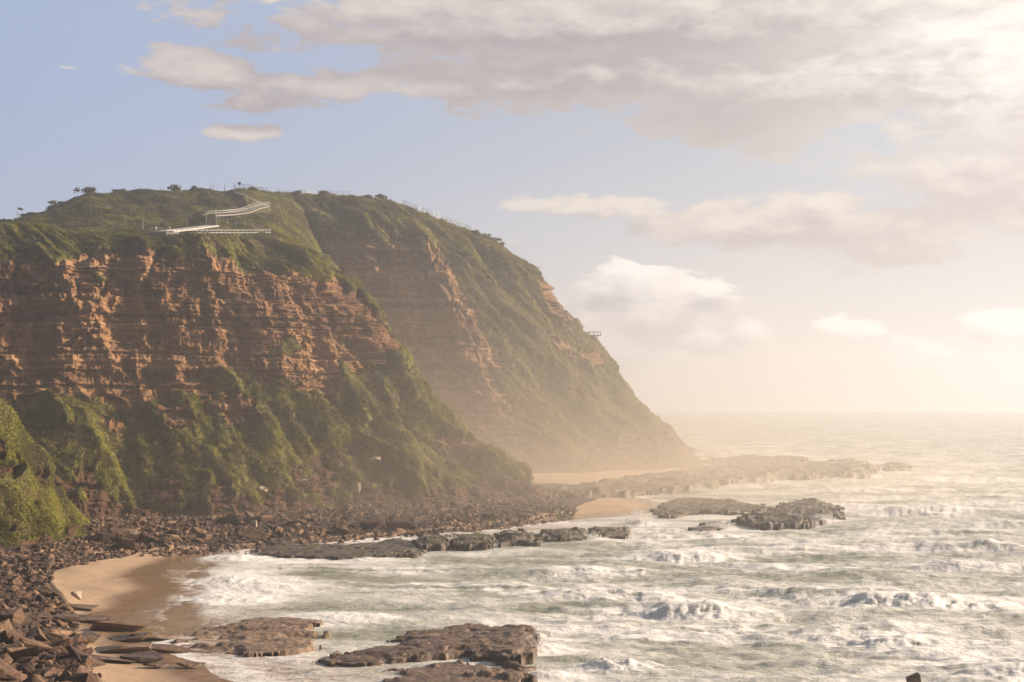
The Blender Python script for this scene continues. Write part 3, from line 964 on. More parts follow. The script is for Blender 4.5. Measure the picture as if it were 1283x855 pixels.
for wi, (px, py, hl, hh, ang, fo) in enumerate(WAVES):
    hh *= 0.52; hl *= 1.35
    cx, cy = sea_at(px, py)
    ca, sa = math.cos(ang), math.sin(ang)
    m_ = (np.abs(X - cx) < hl * 4 + 20) & (np.abs(Y - cy) < hl * 2 + 26)
    x_, y_ = X[m_] - cx, Y[m_] - cy
    t = x_ * ca - y_ * sa
    d = x_ * sa + y_ * ca
    d = d + 0.9 * perlin(t / 5.0, wi * 7.7, 0, 61) - 0.012 * t * t / max(hl / 6, 1) + 0.35 * jag[m_]
    env = np.exp(-np.abs(t / hl) ** 2.2) * (0.85 + 0.5 * perlin(t / 6.0, wi * 3.3, 0.5, 62) + 0.22 * perlin(t / 1.7, wi * 3.3, 2.5, 64))
    wf = 1.7 + .6 * hh
    front = np.where(d < 0, np.exp(-(d / wf) ** 2), np.exp(-(d / (3.4 + 1.6 * hh)) ** 2))
    wash = np.exp(-((d + 2.2) / 1.6) ** 2)
    Z[m_] += hh * env * front * (1 + 0.10 * fo * jag2[m_]) - 0.16 * hh * env * np.exp(-((d + 4) / 2.6) ** 2)
    Z[m_] += fo * 0.30 * hh * env * wash * (0.4 + 0.9 * jag2[m_])
    crest = np.exp(-((d - 0.15) / (0.55 + .5 * hh * fo)) ** 2)
    face = np.exp(-((d + 0.95) / 0.8) ** 2)
    FO[m_] += env * (fo * 1.4 * crest + fo * 1.0 * wash * (0.75 + 0.9 * jag2[m_]) + 0.30 * fo * np.exp(-((d - 5) / 5) ** 2)) - (0.40 - 0.10 * fo) * env * face + 0.4 * fo * env * face * jag2[m_]
for (px, py, hw, hd, hh) in HEAPS:
    cx, cy = sea_at(px, py)
    e = np.exp(-((X - cx) / hw) ** 2 - ((Y - cy) / hd) ** 2)
    Z += 0.6 * hh * e * (0.7 + 0.5 * jag2 + 0.4 * jag)
    FO += 1.3 * e
edge = np.exp(-((sd + 1.2 + 1.8 * jag) / 1.3) ** 2)
FO += 0.22 * edge + 0.25 * thin * np.exp(-((np.mod(sd + 1.5 * jag, 5.0) - 2.5) / .35) ** 2)
Z *= 1 - 0.85 * sstep(sd, -6, 1)
SHAL = sstep(sd + 2.5 * fbm(X / 12, Y / 8, 0, 3, .5, 18), -17, -3) * (X < 10) * (Y < 260)
bl = sstep(X, -44, -34) * (Y < 200)
SHAL = SHAL * (1 - 0.0 * bl)
Zs = Z - sstep(sd, 0.5, 6) * 1.5
sea_faces = grid_faces(len(rr), len(th), (sd[:-1, :-1] < 12) | (RR[:-1, :-1] > 640))
sv, sf, sa_ = compact(np.stack([X, Y, Zs], -1).reshape(-1, 3), sea_faces, {'foam': FO, 'shallow': SHAL})
link('sea', np_mesh('sea', sv, sf, True, sa_, M_SEA), 'foam streaked green sea with breaking swell', 'sea', kind='structure')

# ------------------------------------------------------------------ spray thrown up by the breakers
rg = np.random.default_rng(99)
pts, sz = [], []
for (px, py, hl, hh, ang, fo) in WAVES:
    if fo < .5: continue
    cx, cy = sea_at(px, py)
    n = int(260 * hl / 5 * fo)
    t = rg.normal(0, hl * .5, n)
    pts.append(np.stack([cx + t * math.cos(ang) + rg.normal(0, .2, n), cy - t * math.sin(ang) + rg.normal(.3, .5, n) + .012 * t * t,
                         hh * .62 * np.exp(-np.abs(t / hl) ** 2.6) + rg.exponential(.22 * hh, n) - .1], 1))
    sz.append(rg.uniform(.010, .028, n) * cy / 150)
for (px, py, hw, hd, hh) in HEAPS:
    cx, cy = sea_at(px, py)
    n = int(700 * min(hw, 2.5))
    hh = hh * (.5 if cx < -20 else .9)
    q = rg.normal(0, .5, (n, 2)) * (hw, hd)
    pts.append(np.stack([cx + q[:, 0], cy + q[:, 1], rg.gamma(1.8, .42 * hh, n) * np.exp(-(q[:, 0] / hw) ** 2)], 1))
    sz.append(rg.uniform(.010, .030, n) * cy / 140)
pts = np.concatenate(pts); sz = np.concatenate(sz)
tet = np.array([(1, 1, 1), (-1, -1, 1), (-1, 1, -1), (1, -1, -1)], float)
sv = (pts[:, None, :] + tet[None] * sz[:, None, None]).reshape(-1, 3)
sf = (np.arange(len(pts))[:, None, None] * 4 + np.array([(0, 1, 2), (0, 3, 1), (0, 2, 3), (1, 3, 2)])[None]).reshape(-1, 3)
link('spray', np_mesh('spray', sv, sf, False, None, plain_mat('white_spray', (.80, .78, .75), .6, 1, .05)), 'white droplets of spray thrown up by breaking waves', 'spray', kind='stuff')

# ------------------------------------------------------------------ rock shelves and reefs
def reef(name, label, cat, px_poly, top_, cell, seed, mat, relief_=0.5, dip=(0, 0), res=0.22, group=None, depth_gain=1.0, ragged=0.8):
    relief = relief_ * 0.62
    top = top_ * 0.85
    poly = np.array([sea_at(px, py) for px, py in px_poly])
    c = poly.mean(0)
    poly = c + (poly - c) * np.array([1.0, depth_gain])
    lo, hi = poly.min(0) - 1.2, poly.max(0) + 1.2
    res = max(res * .75, math.sqrt((hi - lo).prod() / 90000))
    gx = np.arange(lo[0], hi[0], res); gy = np.arange(lo[1], hi[1], res)
    X, Y = np.meshgrid(gx, gy)
    wx = X + 0.5 * fbm(X / 3, Y / 3, 0, 2, .5, seed); wy = Y + 0.5 * fbm(X / 3, Y / 3, 4, 2, .5, seed + 1)
    rot = 0.35
    ux, uy = wx * math.cos(rot) + wy * math.sin(rot), -wx * math.sin(rot) + wy * math.cos(rot)
    f1, gap, cid = cells(ux / cell, uy / (cell * 0.72), seed)
    f1b, gapb, cidb = cells(ux / (cell * .38), uy / (cell * .3), seed + 7)
    d = poly_sd(X, Y, poly) + ragged * (cid - 0.5) * cell * .7 + 0.30 * ragged * (cidb - .5) * cell + 0.25 * fbm(X / 1.5, Y / 1.5, 0, 3, .5, seed + 3)
    lay = 0.22 + 0.12 * ((seed * 7) % 3)
    h = top + relief * (0.45 * (cid - 0.55) + 0.9 * fbm(ux / 5.5, uy / 3.2, 0.7, 3, .5, seed + 30)) + dip[0] * (X - c[0]) + dip[1] * (Y - c[1])
    h = h + 0.10 * relief * (cidb - .5)
    lay *= .8
    q = h / lay + 0.10 * fbm(X / .9, Y / .9, 3, 3, .55, seed + 31)
    h = lay * (np.floor(q) + sstep(q - np.floor(q), 0.75, 1.0))                  # thin beds broken back as steps
    h = h * np.where(d < 0.7 + 0.9 * cidb, 0.55 + 0.35 * cidb, 1.0)              # broken lower step round the edge
    h = h - 0.18 * relief * (1 - sstep(gap, 0.02, 0.10)) - 0.05 * (1 - sstep(gapb, 0.02, 0.12)) + 0.035 * fbm(X, Y, 0, 4, .55, seed + 4)
    inside = d > 0
    Zr = np.where(inside, h, -1.2)
    keep = (d[:-1, :-1] > -res * 2.5)
    v, f, _ = compact(np.stack([X - c[0], Y - c[1], Zr], -1).reshape(-1, 3), grid_faces(len(gy), len(gx), keep), {})
    me_ = np_mesh(name, v, f, False, None, mat)
    return link(name, me_, label, cat, group, loc=(c[0], c[1], 0))


reef('rock_platform', 'broad layered rock platform in the surf, with a high dark block at its seaward end', 'rock platform',
     [(395,832),(440,818),(500,806),(545,796),(600,790),(662,796),(676,812),(670,832),(636,838),(585,826),(520,830),(450,840)], .85, 3.4, 3, M_SHELF, .55, (.045, -.02), ragged=.7)
reef('rock_platform', 'low broken ledge awash in front of the broad layered rock platform', 'rock platform',
     [(470,846),(540,833),(600,836),(665,846),(664,866),(560,872),(490,868)], .55, 2.2, 5, M_SHELF, .6, (.05, 0))
reef('rock_platform', 'flat smooth dark rock platform between the sand and the surf at lower left', 'rock platform',
     [(190,802),(255,785),(330,777),(399,780),(399,800),(392,812),(330,822),(258,821),(212,815)], .38, 4.5, 8, M_SHELF, .22, (.012, 0), ragged=.5)
reef('rock_shelf', 'low weed covered rock shelf below the near cliff, landward end of the reef line', 'rock shelf',
     [(318,694),(350,682),(430,685),(500,679),(536,686),(520,697),(420,701),(350,699)], .55, 3.0, 9, M_REEF, .4)
for k, (a, b, y0, y1, lab) in enumerate([
        (520, 562, 680, 690, 'small square reef block next to the weed covered shelf'),
        (560, 618, 674, 689, 'long dark reef block with waves draining off, second along the reef line'),
        (622, 676, 670, 686, 'fissured reef block with white water pouring on both sides'),
        (680, 734, 667, 681, 'rounded wet reef block near the pocket beach'),
        (738, 788, 664, 675, 'last low block of the reef line, beside the splash off the pocket beach')]):
    reef('reef_block', lab, 'reef block', [(a, y0 + 3), (a + 10, y0), (b - 8, y0), (b, y0 + 4), (b - 4, y1), (a + 6, y1)], 1.25 - .1 * k, 2.6, 20 + k, M_REEF, .8,
         group='blocks along the reef line', ragged=.6)
reef('offshore_reef', 'dark blocky reef standing in the surf off the pocket beach', 'reef',
     [(922,656),(955,644),(985,634),(1015,631),(1050,638),(1054,652),(1010,663),(958,664)], 1.05, 3.2, 31, M_REEF, 1.3)
reef('offshore_reef', 'thin broken reef running from the pocket beach towards the dark blocky reef', 'reef',
     [(818,642),(850,628),(905,627),(965,637),(930,645),(880,643),(835,650)], .5, 2.6, 33, M_REEF, 1.0, ragged=1.2)
reef('offshore_reef', 'three low wet stones awash just landward of the dark blocky reef', 'reef',
     [(868,664),(890,656),(908,657),(905,664),(880,667)], .45, 1.6, 34, M_REEF, .8, ragged=1.2)
reef('headland_reef', 'long rock reef reaching out to sea from the foot of the far headland', 'reef',
     [(690,620),(745,612),(800,603),(870,594),(900,588),(960,586),(1075,582),(1096,590),(1085,598),(1020,602),(960,605),(900,611),(830,619),(760,627),(705,628)],
     1.75, 4.8, 41, M_REEF, 1.7, ragged=1.0)
reef('headland_reef', 'low outermost rock beyond the tip of the long headland reef', 'reef',
     [(1100,586),(1115,582),(1140,584),(1138,589),(1112,591)], .9, 3.0, 43, M_REEF, .9)
reef('headland_reef', 'thin flat reef awash behind the long headland reef', 'reef',
     [(885,580),(930,573),(1000,574),(1010,578),(960,582),(900,584)], .7, 5.0, 44, M_REEF, 1.2, ragged=1.3)
reef('rock_ledge', 'straight edged low rock ledge at the foot of the cliff beside the grassy spur', 'rock ledge',
     [(128,685),(128,677),(176,677),(176,685)], 2.3, 6.0, 45, M_SHELF, .15, ragged=.1)

# ------------------------------------------------------------------ loose rocks
def hull_mesh(name, seed, dims, n=16, mat=None, boxy=0.6):
    rg = random.Random(seed)
    b = bmesh.new()
    for i in range(n):
        p = Vector((rg.uniform(-1, 1), rg.uniform(-1, 1), rg.uniform(-1, 1)))
        k = max(abs(p.x), abs(p.y), abs(p.z))
        p = p / (k if rg.random() < boxy else p.length)
        b.verts.new((p.x * dims[0], p.y * dims[1], p.z * dims[2]))
    r_ = bmesh.ops.convex_hull(b, input=b.verts)
    bmesh.ops.delete(b, geom=list({g for g in r_['geom_interior'] + r_['geom_unused'] if isinstance(g, bmesh.types.BMVert)}), context='VERTS')
    bmesh.ops.bevel(b, geom=list(b.edges), offset=0.035 * min(dims), segments=1, affect='EDGES')
    me_ = bpy.data.meshes.new(name); b.to_mesh(me_); b.free()
    if mat: me_.materials.append(mat)
    return me_


BOULD = [hull_mesh('boulder', 100 + i, (1, random.uniform(.6, .9), random.uniform(.28, .6)), 14, M_BOULD) for i in range(12)]
SLABS = [hull_mesh('slab', 200 + i, (1, random.uniform(.5, .8), random.uniform(.10, .16)), 10, M_SHELF, .75) for i in range(6)]


def ground_at(x, y):
    z, d, pb = shore_height(np.array([x]), np.array([y]))
    return float(z[0])


def put_rock(name, me_, x, y, size, label, cat, group, flat=0.3, sink=0.2, rz=None, zoff=0):
    o = link(name, me_, label, cat, group)
    sx = size * random.uniform(.85, 1.2)
    o.scale = (sx, size * random.uniform(.8, 1.1), size * random.uniform(.8, 1.25))
    o.rotation_euler = (random.gauss(0, flat), random.gauss(0, flat), random.uniform(0, 6.28) if rz is None else rz)
    zr = max(v.co.z for v in me_.vertices) * o.scale.z
    o.location = (x, y, ground_at(x, y) + zr * (1 - 2 * sink) + zoff)
    return o


def shore_px(px, py, z):
    for _ in range(3):
        x, y = sea_at(px, py, z)
        z = ground_at(x, y)
    return sea_at(px, py, z)


SLAB_LIST = [
 (134, 778, 36, 'thick flat slab at the head of the sand, end nearest the wash'),
 (156, 789, 58, 'longest flat slab beside the wash, its dark edge facing the sand'),
 (196, 802, 46, 'thin slab furthest out on the sand towards the flat dark platform'),
 (165, 803, 40, 'thin slab on the sand just landward of the slab furthest out'),
 (155, 816, 50, 'broad slab in the middle of the slabs on the sand'),
 (201, 817, 44, 'dark slab lying against the edge of the flat dark platform'),
 (140, 828, 46, 'long level slab at the foot of the rubble heap, landward half of a pair'),
 (180, 828, 46, 'long level slab at the foot of the rubble heap, seaward half of a pair'),
 (238, 837, 26, 'lone square slab on the bare sand below the flat dark platform'),
 (112, 779, 34, 'tilted slab at the upper edge of the sand'),
 (100, 763, 26, 'lone low block at the inner corner of the sandy cove'),
 (78, 777, 40, 'tilted dark slab in the rubble above the sand'),
 (40, 775, 46, 'long leaning slab at the top of the rubble heap near the left edge'),
 (104, 805, 40, 'low slab half buried in the rubble beside the sand'),
 (196, 837, 24, 'small thin slab on the wet stones near the lone square slab'),
]
for i, (px, py, wd, lab) in enumerate(SLAB_LIST):
    x, y = shore_px(px, py, 0.6)
    o = put_rock('rock_slab', SLABS[i % 6], x, y, wd / FPX * y * .72, lab, 'rock slab', None, .07, .12, random.uniform(-.3, .3), .12)
big = [(12, 790, 1.5, 'large dark upright block at the left edge above the rubble heap'), (27, 792, 1.2, 'squarish block leaning beside the large upright block at the left edge'),
       (103, 836, .9, 'stone standing upright at the seaward lower edge of the rubble heap')]
for i, (px, py, sz, lab) in enumerate(big):
    x, y = shore_px(px, py, 2.0)
    put_rock('boulder', hull_mesh('boulder', 300 + i, (1, .8, .85), 13, M_BOULD, .45), x, y, sz, lab, 'boulder', None, .15, .25)
put_rock('boulder', hull_mesh('boulder', 310, (1, .8, .8), 12, M_BOULD, .6), *sea_at(1146, 866), .8, 'brown rock tip poking out of the surf at the bottom edge', 'boulder', None, .2, 0, None, 2.4)

zones = [  # photo region, how many, size range, label, group
 ([(0, 770), (60, 765), (96, 780), (104, 810), (118, 850), (150, 900), (0, 900)], 118, (.38, 1.7), 'angular brown rock in the rubble heap at the lower left of the bay', 'rocks of the rubble heap at lower left'),
 ([(0, 690), (60, 684), (120, 690), (62, 706), (56, 730), (90, 760), (0, 762)], 50, (.4, .9), 'brown stone on the stony slope between the grassy spur and the sand', 'stones above the sand'),
 ([(130, 680), (200, 655), (330, 648), (470, 640), (600, 632), (600, 655), (480, 668), (330, 680), (140, 692)], 92, (.38, 2.3), 'brown boulder at the foot of the near cliff along the water', 'boulders at the foot of the near cliff'),
 ([(600, 634), (650, 628), (700, 634), (726, 637), (690, 646), (610, 656)], 30, (.5, 1.1), 'dark boulder heaped below the nose of the near cliff beside the pocket beach', 'boulders below the nose of the near cliff'),
]


def in_poly(px, py, poly):
    return poly_sd(np.array([px]), np.array([py]), np.array(poly, float))[0] > 0


for poly, n, (s0, s1), lab, grp in zones:
    pa = np.array(poly)
    k = 0
    while k < n:
        px, py = random.uniform(pa[:, 0].min(), pa[:, 0].max()), random.uniform(pa[:, 1].min(), pa[:, 1].max())
        if not in_poly(px, py, poly): continue
        x, y = shore_px(px, py, 1.0)
        sz = s0 + (s1 - s0) * random.random() ** 3.2
        put_rock('boulder', random.choice(BOULD), x, y, sz, lab, 'boulder', grp, .35, .22)
        k += 1
for i, (px, py, lab) in enumerate([(98, 757, 'single pale sandstone boulder at the corner of the sand'), (318, 664, 'pale sandstone boulder at the water below the near cliff'),
                                   (206, 682, 'pale sandstone boulder among brown boulders near the sandy cove')]):
    x, y = shore_px(px, py, 1.0)
    put_rock('pale_boulder', hull_mesh('pale_boulder', 400 + i, (1, .7, .6), 12, M_PALE), x, y, .8, lab, 'boulder', None, .2, .15, None, .3)
for i, (px, py, sz, lab) in enumerate([(466, 574, 1.3, 'pale flat rock scar low on the green slope of the near cliff'), (447, 612, 1.2, 'pale rock showing near the foot of the near cliff'),
                                       (328, 612, 1.3, 'pale rock under the scrub left of the nose of the near cliff'), (379, 604, 1.3, 'pale knob of rock on the low spur of the near cliff')]):
    p = pick(px, py)
    o = link('pale_rock', hull_mesh('pale_rock', 420 + i, (1, .5, .45 if i != 1 else .9), 14, M_PALE), lab, 'rock')
    o.location = p + Vector((.1, -.5, 0)); o.scale = (sz, sz, sz); o.rotation_euler = (.2, .1, random.uniform(-.4, .4))

# the small stones nobody could count
tmpl = []
for i in range(8):
    b = bmesh.new()
    m_ = hull_mesh('stone', 500 + i, (1, random.uniform(.55, .9), random.uniform(.3, .55)), 9)
    b.from_mesh(m_); bmesh.ops.triangulate(b, faces=b.faces)
    b.verts.ensure_lookup_table()
    tmpl.append((np.array([v.co for v in b.verts]), np.array([[v.index for v in f.verts] for f in b.faces])))
    b.free(); bpy.data.meshes.remove(m_)


def rubble(label, poly, n, s0, s1, seed):
    rg = np.random.default_rng(seed)
    pl = np.array([sea_at(px, py, 1.0) for px, py in poly])
    pts = np.zeros((0, 2))
    while len(pts) < n:
        c = pl.min(0) + rg.random((n * 3, 2)) * (pl.max(0) - pl.min(0))
        pts = np.vstack([pts, c[poly_sd(c[:, 0], c[:, 1], pl) > 0]])
    pts = pts[:n]
    z, _, _ = shore_height(pts[:, 0], pts[:, 1])
    sz = s0 + (s1 * 1.35 - s0) * rg.random(n) ** 4
    vs, fs, off_, rt = [], [], 0, []
    for i in range(n):
        tv, tf = tmpl[i % 8]
        e = Euler((rg.normal(0, .4), rg.normal(0, .4), rg.uniform(0, 6.28))).to_matrix()
        v = (tv * sz[i]) @ np.array(e).T + np.array([pts[i, 0], pts[i, 1], z[i] + sz[i] * .12])
        rt.append(np.full(len(v), rg.random() ** 1.5 - .3)); vs.append(v); fs.append(tf + off_); off_ += len(tv)
    link('rubble', np_mesh('rubble', np.vstack(vs), np.vstack(fs), False, {'rtone': np.concatenate(rt)}, M_BOULD), label, 'rubble', kind='stuff')


rubble('loose brown stones covering the stony shore at lower left', [(-60, 690), (60, 690), (140, 694), (70, 708), (60, 732), (100, 765), (96, 785), (106, 815), (130, 840), (170, 900), (-60, 900)], 6500, .16, .62, 1)
rubble('loose stones on the shore behind the sand beside the grassy spur', [(30, 694), (70, 640), (200, 640), (230, 668), (150, 694)], 3200, .18, .6, 3)
rubble('loose stones along the foot of the near cliff', [(130, 692), (125, 655), (330, 634), (600, 620), (690, 622), (726, 634), (715, 645), (520, 667), (330, 684)], 7500, .2, .7, 2)

# ------------------------------------------------------------------ fences, stairs, poles on the clifftop
def beam_bm(b, p, q, wdt, hgt=None):
    """a squared bar from p to q"""
    p, q = Vector(p), Vector(q)
    hgt = hgt or wdt
    d = (q - p)
    if d.length < 1e-5: return
    d.normalize()
    s_ = d.cross(Vector((0, 0, 1)))
    s_ = s_.normalized() if s_.length > 1e-3 else Vector((1, 0, 0))
    u_ = s_.cross(d).normalized()
    vs = []
    for e in (p, q):
        for a, c in ((-1, -1), (1, -1), (1, 1), (-1, 1)):
            vs.append(b.verts.new(e + s_ * (a * wdt / 2) + u_ * (c * hgt / 2)))
    for f in ((0, 1, 2, 3), (7, 6, 5, 4), (0, 4, 5, 1), (1, 5, 6, 2), (2, 6, 7, 3), (3, 7, 4, 0)):
        b.faces.new([vs[i] for i in f])


def bm_obj(name, b, mat, parent=None):
    bmesh.ops.recalc_face_normals(b, faces=b.faces)
    me_ = bpy.data.meshes.new(name); b.to_mesh(me_); b.free()
    me_.materials.append(mat)
    return link(name, me_, parent=parent)


def empty(name, loc, label, cat, group=None):
    o = link(name, None, label, cat, group, loc=loc)
    o.empty_display_size = .5
    return o


def resample(line, step):
    out_ = [line[0].copy()]
    for a, b in zip(line[:-1], line[1:]):
        n = max(1, round((b - a).length / step))
        out_ += [a.lerp(b, (i + 1) / n) for i in range(n)]
    return out_


def fence(name, line, label, step=2.4, hgt=1.15, wd=.13, rails=(1.05, .5), mat=M_WHITE, parent=None, group=None):
    pts = resample(line, step)
    for i in range(1, len(pts) - 1):
        pts[i].z = (pts[i - 1].z + pts[i].z + pts[i + 1].z) / 3
    base = pts[0].copy()
    root = parent
    if parent is None:
        root = empty(name, base, label, 'fence', group)
    else:
        root = bm_obj(name, bmesh.new(), mat, parent)
        base = parent.location
    first = None
    for p in pts:
        if first is None:
            b = bmesh.new(); beam_bm(b, (0, 0, -.7), (0, 0, hgt), wd)
            first = bm_obj('post', b, mat, root); first.location = p - base
        else:
            c = first.copy(); COL.objects.link(c); c.parent = root; c.location = p - base
    for h in rails:
        b = bmesh.new()
        for p, q in zip(pts[:-1], pts[1:]):
            beam_bm(b, p - base + Vector((0, 0, h)), q - base + Vector((0, 0, h)), wd * .5, wd * .6)
        bm_obj('rail', b, mat, root)
    return root


fence('white_railing', RAIL1, 'low white post and rail fence along the edge of the clifftop walk')
fence('white_railing', RAIL2, 'white post and rail fence slanting up from the clifftop walk to the stairs')


def walkway(name, line, width, label, cat, steps, lift, mat, railmat):
    base = line[0].copy()
    root = empty(name, base, label, cat)
    pts = resample(line, 0.9 if steps else 2.5)
    L, Rr = [], []
    for i, p in enumerate(pts):
        d = (pts[min(i + 1, len(pts) - 1)] - pts[max(i - 1, 0)]); d.z = 0; d.normalize()
        s_ = Vector((d.y, -d.x, 0)) * width / 2
        L.append(p - s_ + Vector((0, 0, lift))); Rr.append(p + s_ + Vector((0, 0, lift)))
    if steps:
        for i in range(len(pts) - 1):
            b = bmesh.new()
            z = max(pts[i].z, pts[i + 1].z) + lift
            a0, a1, b0, b1 = (Vector((v.x, v.y, z)) - base for v in (L[i], L[i + 1], Rr[i], Rr[i + 1]))
            top = [b.verts.new(v) for v in (a0, b0, b1, a1)]
            bot = [b.verts.new(v - Vector((0, 0, .35))) for v in (a0, b0, b1, a1)]
            b.faces.new(top); b.faces.new(bot[::-1])
            for k in range(4): b.faces.new((top[k], bot[k], bot[(k + 1) % 4], top[(k + 1) % 4]))
            bm_obj('step', b, mat, root)
    else:
        b = bmesh.new()
        for i in range(len(pts) - 1):
            q = [v - base for v in (L[i], Rr[i], Rr[i + 1], L[i + 1])]
            top = [b.verts.new(v) for v in q]; bot = [b.verts.new(v - Vector((0, 0, .25))) for v in q]
            b.faces.new(top); b.faces.new(bot[::-1])
            for k in range(4): b.faces.new((top[k], bot[k], bot[(k + 1) % 4], top[(k + 1) % 4]))
        bm_obj('deck', b, mat, root)
        for i, p in enumerate(pts):
            b = bmesh.new(); q = Rr[i] - base
            beam_bm(b, q - Vector((0, 0, .25)), q - Vector((0, 0, .9)), .25); bm_obj('support', b, M_GREYW, root)
    if railmat:
        for side in (L, Rr):
            rl = bmesh.new()
            sp = side[::2] if steps else side
            for h in (1.05, .55):
                for p, q in zip(sp[:-1], sp[1:]):
                    beam_bm(rl, p - base + Vector((0, 0, h)), q - base + Vector((0, 0, h)), .05, .06)
            ro = bm_obj('railing', rl, railmat, root)
            for p in sp:
                b = bmesh.new(); beam_bm(b, p - base - Vector((0, 0, .6)), p - base + Vector((0, 0, 1.1)), .06)
                bm_obj('post', b, railmat, ro)
    return root


walkway('boardwalk', WALK, 3.6, 'pale ramp rising across the clifftop lawn to the stairs', 'boardwalk', False, .35, M_PATH, None)
walkway('stairway', STAIR1, 2.2, 'white railed stairway climbing the hill from the pale ramp', 'stairway', True, .45, M_GREYW, M_WHITE)
walkway('stairway', STAIR2, 2.0, 'grey timber stairway from the white railed stairs up to the hilltop', 'stairway', True, .35, M_GREYW, M_GREYW)

SKY1 = [skyline(px) for px in range(294, 342, 6)]
fence('wire_fence', SKY1, 'thin wire and post fence along the hilltop skyline above the stairs', 3.0, 1.4, .11, (1.35, .75), M_METAL)
SKY2 = [skyline(px) for px in range(350, 446, 8)]
fence('wire_fence', SKY2, 'thin pale fence on the skyline between the hilltop and the far headland', 3.2, 1.5, .12, (1.45, .8), M_WHITE)
RIDGE = [skyline(px) for px in range(506, 592, 6)]
fence('ridge_fence', RIDGE, 'pale fence stepping down the seaward ridge of the far headland', 1.9, 1.9, .15, (1.8, 1.0, .2), M_WHITE)


def pole(name, foot, hgt, label, cat, rad=.07, head=None):
    root = empty(name, foot, label, cat)
    b = bmesh.new()
    bmesh.ops.create_cone(b, segments=10, radius1=rad * 1.3, radius2=rad * .8, depth=hgt + .6, cap_ends=True,
                          matrix=Matrix.Translation((0, 0, hgt / 2 - .3)))
    bm_obj('shaft', b, M_METAL, root)
    if head == 'lamp':
        b = bmesh.new(); beam_bm(b, (-.1, 0, hgt), (.75, 0, hgt + .12), .12); bm_obj('arm', b, M_METAL, root)
        b = bmesh.new()
        bmesh.ops.create_uvsphere(b, u_segments=12, v_segments=8, radius=.3, matrix=Matrix.Translation((.8, 0, hgt + .08)) @ Matrix.Diagonal((1.3, .7, .45, 1)))
        bm_obj('lamp_head', b, M_METAL, root)
    elif head == 'flag':
        b = bmesh.new()
        for i in range(6):
            x0, x1 = .08 + i * .2, .28 + i * .2
            y0, y1 = .08 * math.sin(i * 1.1), .08 * math.sin((i + 1) * 1.1)
            b.faces.new([b.verts.new(v) for v in ((x0, y0, hgt - .1 - i * .05), (x1, y1, hgt - .15 - i * .05), (x1, y1, hgt - .62 - i * .07), (x0, y0, hgt - .6 - i * .06))])
        bmesh.ops.solidify(b, geom=b.faces, thickness=.02)
        bm_obj('flag', b, M_BARK, root)
    elif head == 'board':
        b = bmesh.new(); beam_bm(b, (-.45, 0, hgt - .35), (.45, 0, hgt - .35), .06, .7); bm_obj('board', b, M_BARK, root)
    elif head == 'cap':
        b = bmesh.new(); bmesh.ops.create_cone(b, segments=8, radius1=rad * 2.2, radius2=rad * .6, depth=rad * 2.2, cap_ends=True, matrix=Matrix.Translation((0, 0, hgt)))
        bm_obj('cap', b, M_WHITE, root)
    return root


def foot(px, py): return pick(px, py)


pole('lamp_post', foot(180, 288), 4.0, 'tall slim lamp post on the slope left of the pale ramp', 'lamp post', .09, 'lamp')
pole('lamp_post', foot(233, 286), 2.9, 'shorter lamp post standing beside the pale ramp', 'lamp post', .06, 'lamp')
pole('flagpole', skyline(22), 3.0, 'short pole with small dark flag on the skyline at far left', 'flagpole', .06, 'flag')
pole('sign_post', foot(205, 289), 1.7, 'dark sign board on a post between the two white bollards', 'sign', .06, 'board')
pole('bollard', foot(194, 291), 1.1, 'white capped bollard left of the dark sign board', 'bollard', .16, 'cap')
pole('bollard', foot(213.5, 290), 1.1, 'white capped bollard at the foot of the pale ramp', 'bollard', .16, 'cap')
pole('sign_post', skyline(299), 2.0, 'small sign board on a post on the hilltop skyline by the stairs', 'sign', .06, 'board')
for px, h, lab in ((265, 1.6, 'leftmost slim post on the hilltop skyline'), (268.5, 2.4, 'taller slim post second from left on the hilltop skyline'),
                   (281, 2.6, 'tallest slim post on the hilltop skyline at the head of the stairs'), (292.5, 2.2, 'slim post on the hilltop skyline beside the small sign board')):
    pole('marker_post', skyline(px), h, lab, 'post', .09, 'board' if False else None)

p = skyline(741)
root = empty('lookout_platform', p, 'tiny railed platform jutting from the seaward slope of the far headland', 'platform')
b = bmesh.new(); beam_bm(b, (-1.5, -.5, .2), (3.0, -.5, .2), 1.8, .22); bm_obj('deck', b, M_METAL, root)
b = bmesh.new()
for yy in (-1.35, .35): beam_bm(b, (-1.2, yy, 1.25), (3.0, yy, 1.25), .14)
beam_bm(b, (3.0, -1.35, 1.25), (3.0, .35, 1.25), .14); bm_obj('rail', b, M_METAL, root)
for xx in (-1.2, .9, 3.0):
    for yy in (-1.35, .35):
        b = bmesh.new(); beam_bm(b, (xx, yy, .2), (xx, yy, 1.3), .14); bm_obj('post', b, M_METAL, root)
b = bmesh.new(); beam_bm(b, (2.4, -.5, .1), (-1.2, -.5, -2.6), .2); bm_obj('brace', b, M_METAL, root)


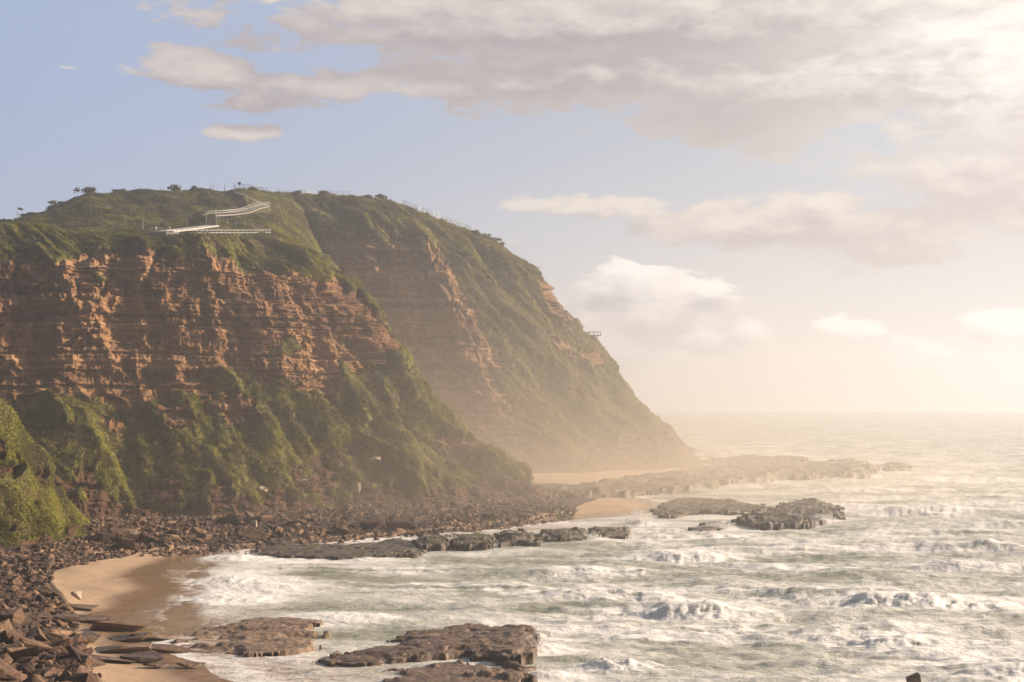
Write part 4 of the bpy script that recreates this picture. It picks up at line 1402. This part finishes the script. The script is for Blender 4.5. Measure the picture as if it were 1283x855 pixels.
# ------------------------------------------------------------------ bushes one can tell apart on the skyline
def bush(foot_, wd, hgt, label, seed, group=None):
    rg = np.random.default_rng(seed)
    root = empty('coastal_bush', foot_, label, 'bush', group)
    b = bmesh.new()
    for k in range(4):
        a = k * 1.7 + seed
        beam_bm(b, (0, 0, -.5), (math.cos(a) * wd * .25, math.sin(a) * wd * .25, hgt * .65), .12)
    bm_obj('trunk', b, M_BARK, root)
    n = 620
    cl = rg.standard_normal((9, 3)) * np.array([wd * .26, wd * .22, hgt * .22]) + np.array([0, 0, hgt * .36])
    c = cl[rg.integers(0, 9, n)] + rg.standard_normal((n, 3)) * np.array([wd * .13, wd * .13, hgt * .13])
    t1 = rg.standard_normal((n, 3)); t1 /= np.linalg.norm(t1, axis=1, keepdims=True)
    t2 = np.cross(t1, rg.standard_normal((n, 3))); t2 /= np.linalg.norm(t2, axis=1, keepdims=True)
    la = (.16 + .14 * rg.random((n, 1)))
    Q = np.stack([c - t1 * la, c + t2 * la * .7, c + t1 * la, c - t2 * la * .7], 1).reshape(-1, 3)
    me_ = np_mesh('crown', Q, np.arange(4 * n).reshape(-1, 4), False, {'tint': np.repeat(np.clip(.25 + .15 * rg.standard_normal(n), 0, 1), 4)}, M_LEAF)
    link('crown', me_, parent=root)


bush(skyline(112), 4.2, 2.6, 'largest round bush standing on the left shoulder of the hill skyline', 1)
bush(skyline(221), 3.4, 2.0, 'round bush on the hill skyline above the pale ramp', 2)
for i, px in enumerate((8, 34, 44, 64, 76, 148, 243, 318)):
    bush(skyline(px), 2.2 + 1.2 * random.random(), 0.9 + .6 * random.random(), 'small dark bush on the clifftop skyline', 10 + i, 'small bushes along the clifftop skyline')
for i, px in enumerate((372, 405, 462, 478)):
    bush(skyline(px), 2.8, 1.3, 'small hazy bush on the saddle skyline before the far headland', 40 + i, 'small bushes along the saddle skyline')
for i, px in enumerate((596, 604, 612, 620, 628)):
    bush(skyline(px), 2.6, 1.4, 'small bush on the seaward ridge below the pale ridge fence', 60 + i, 'small bushes on the seaward ridge')
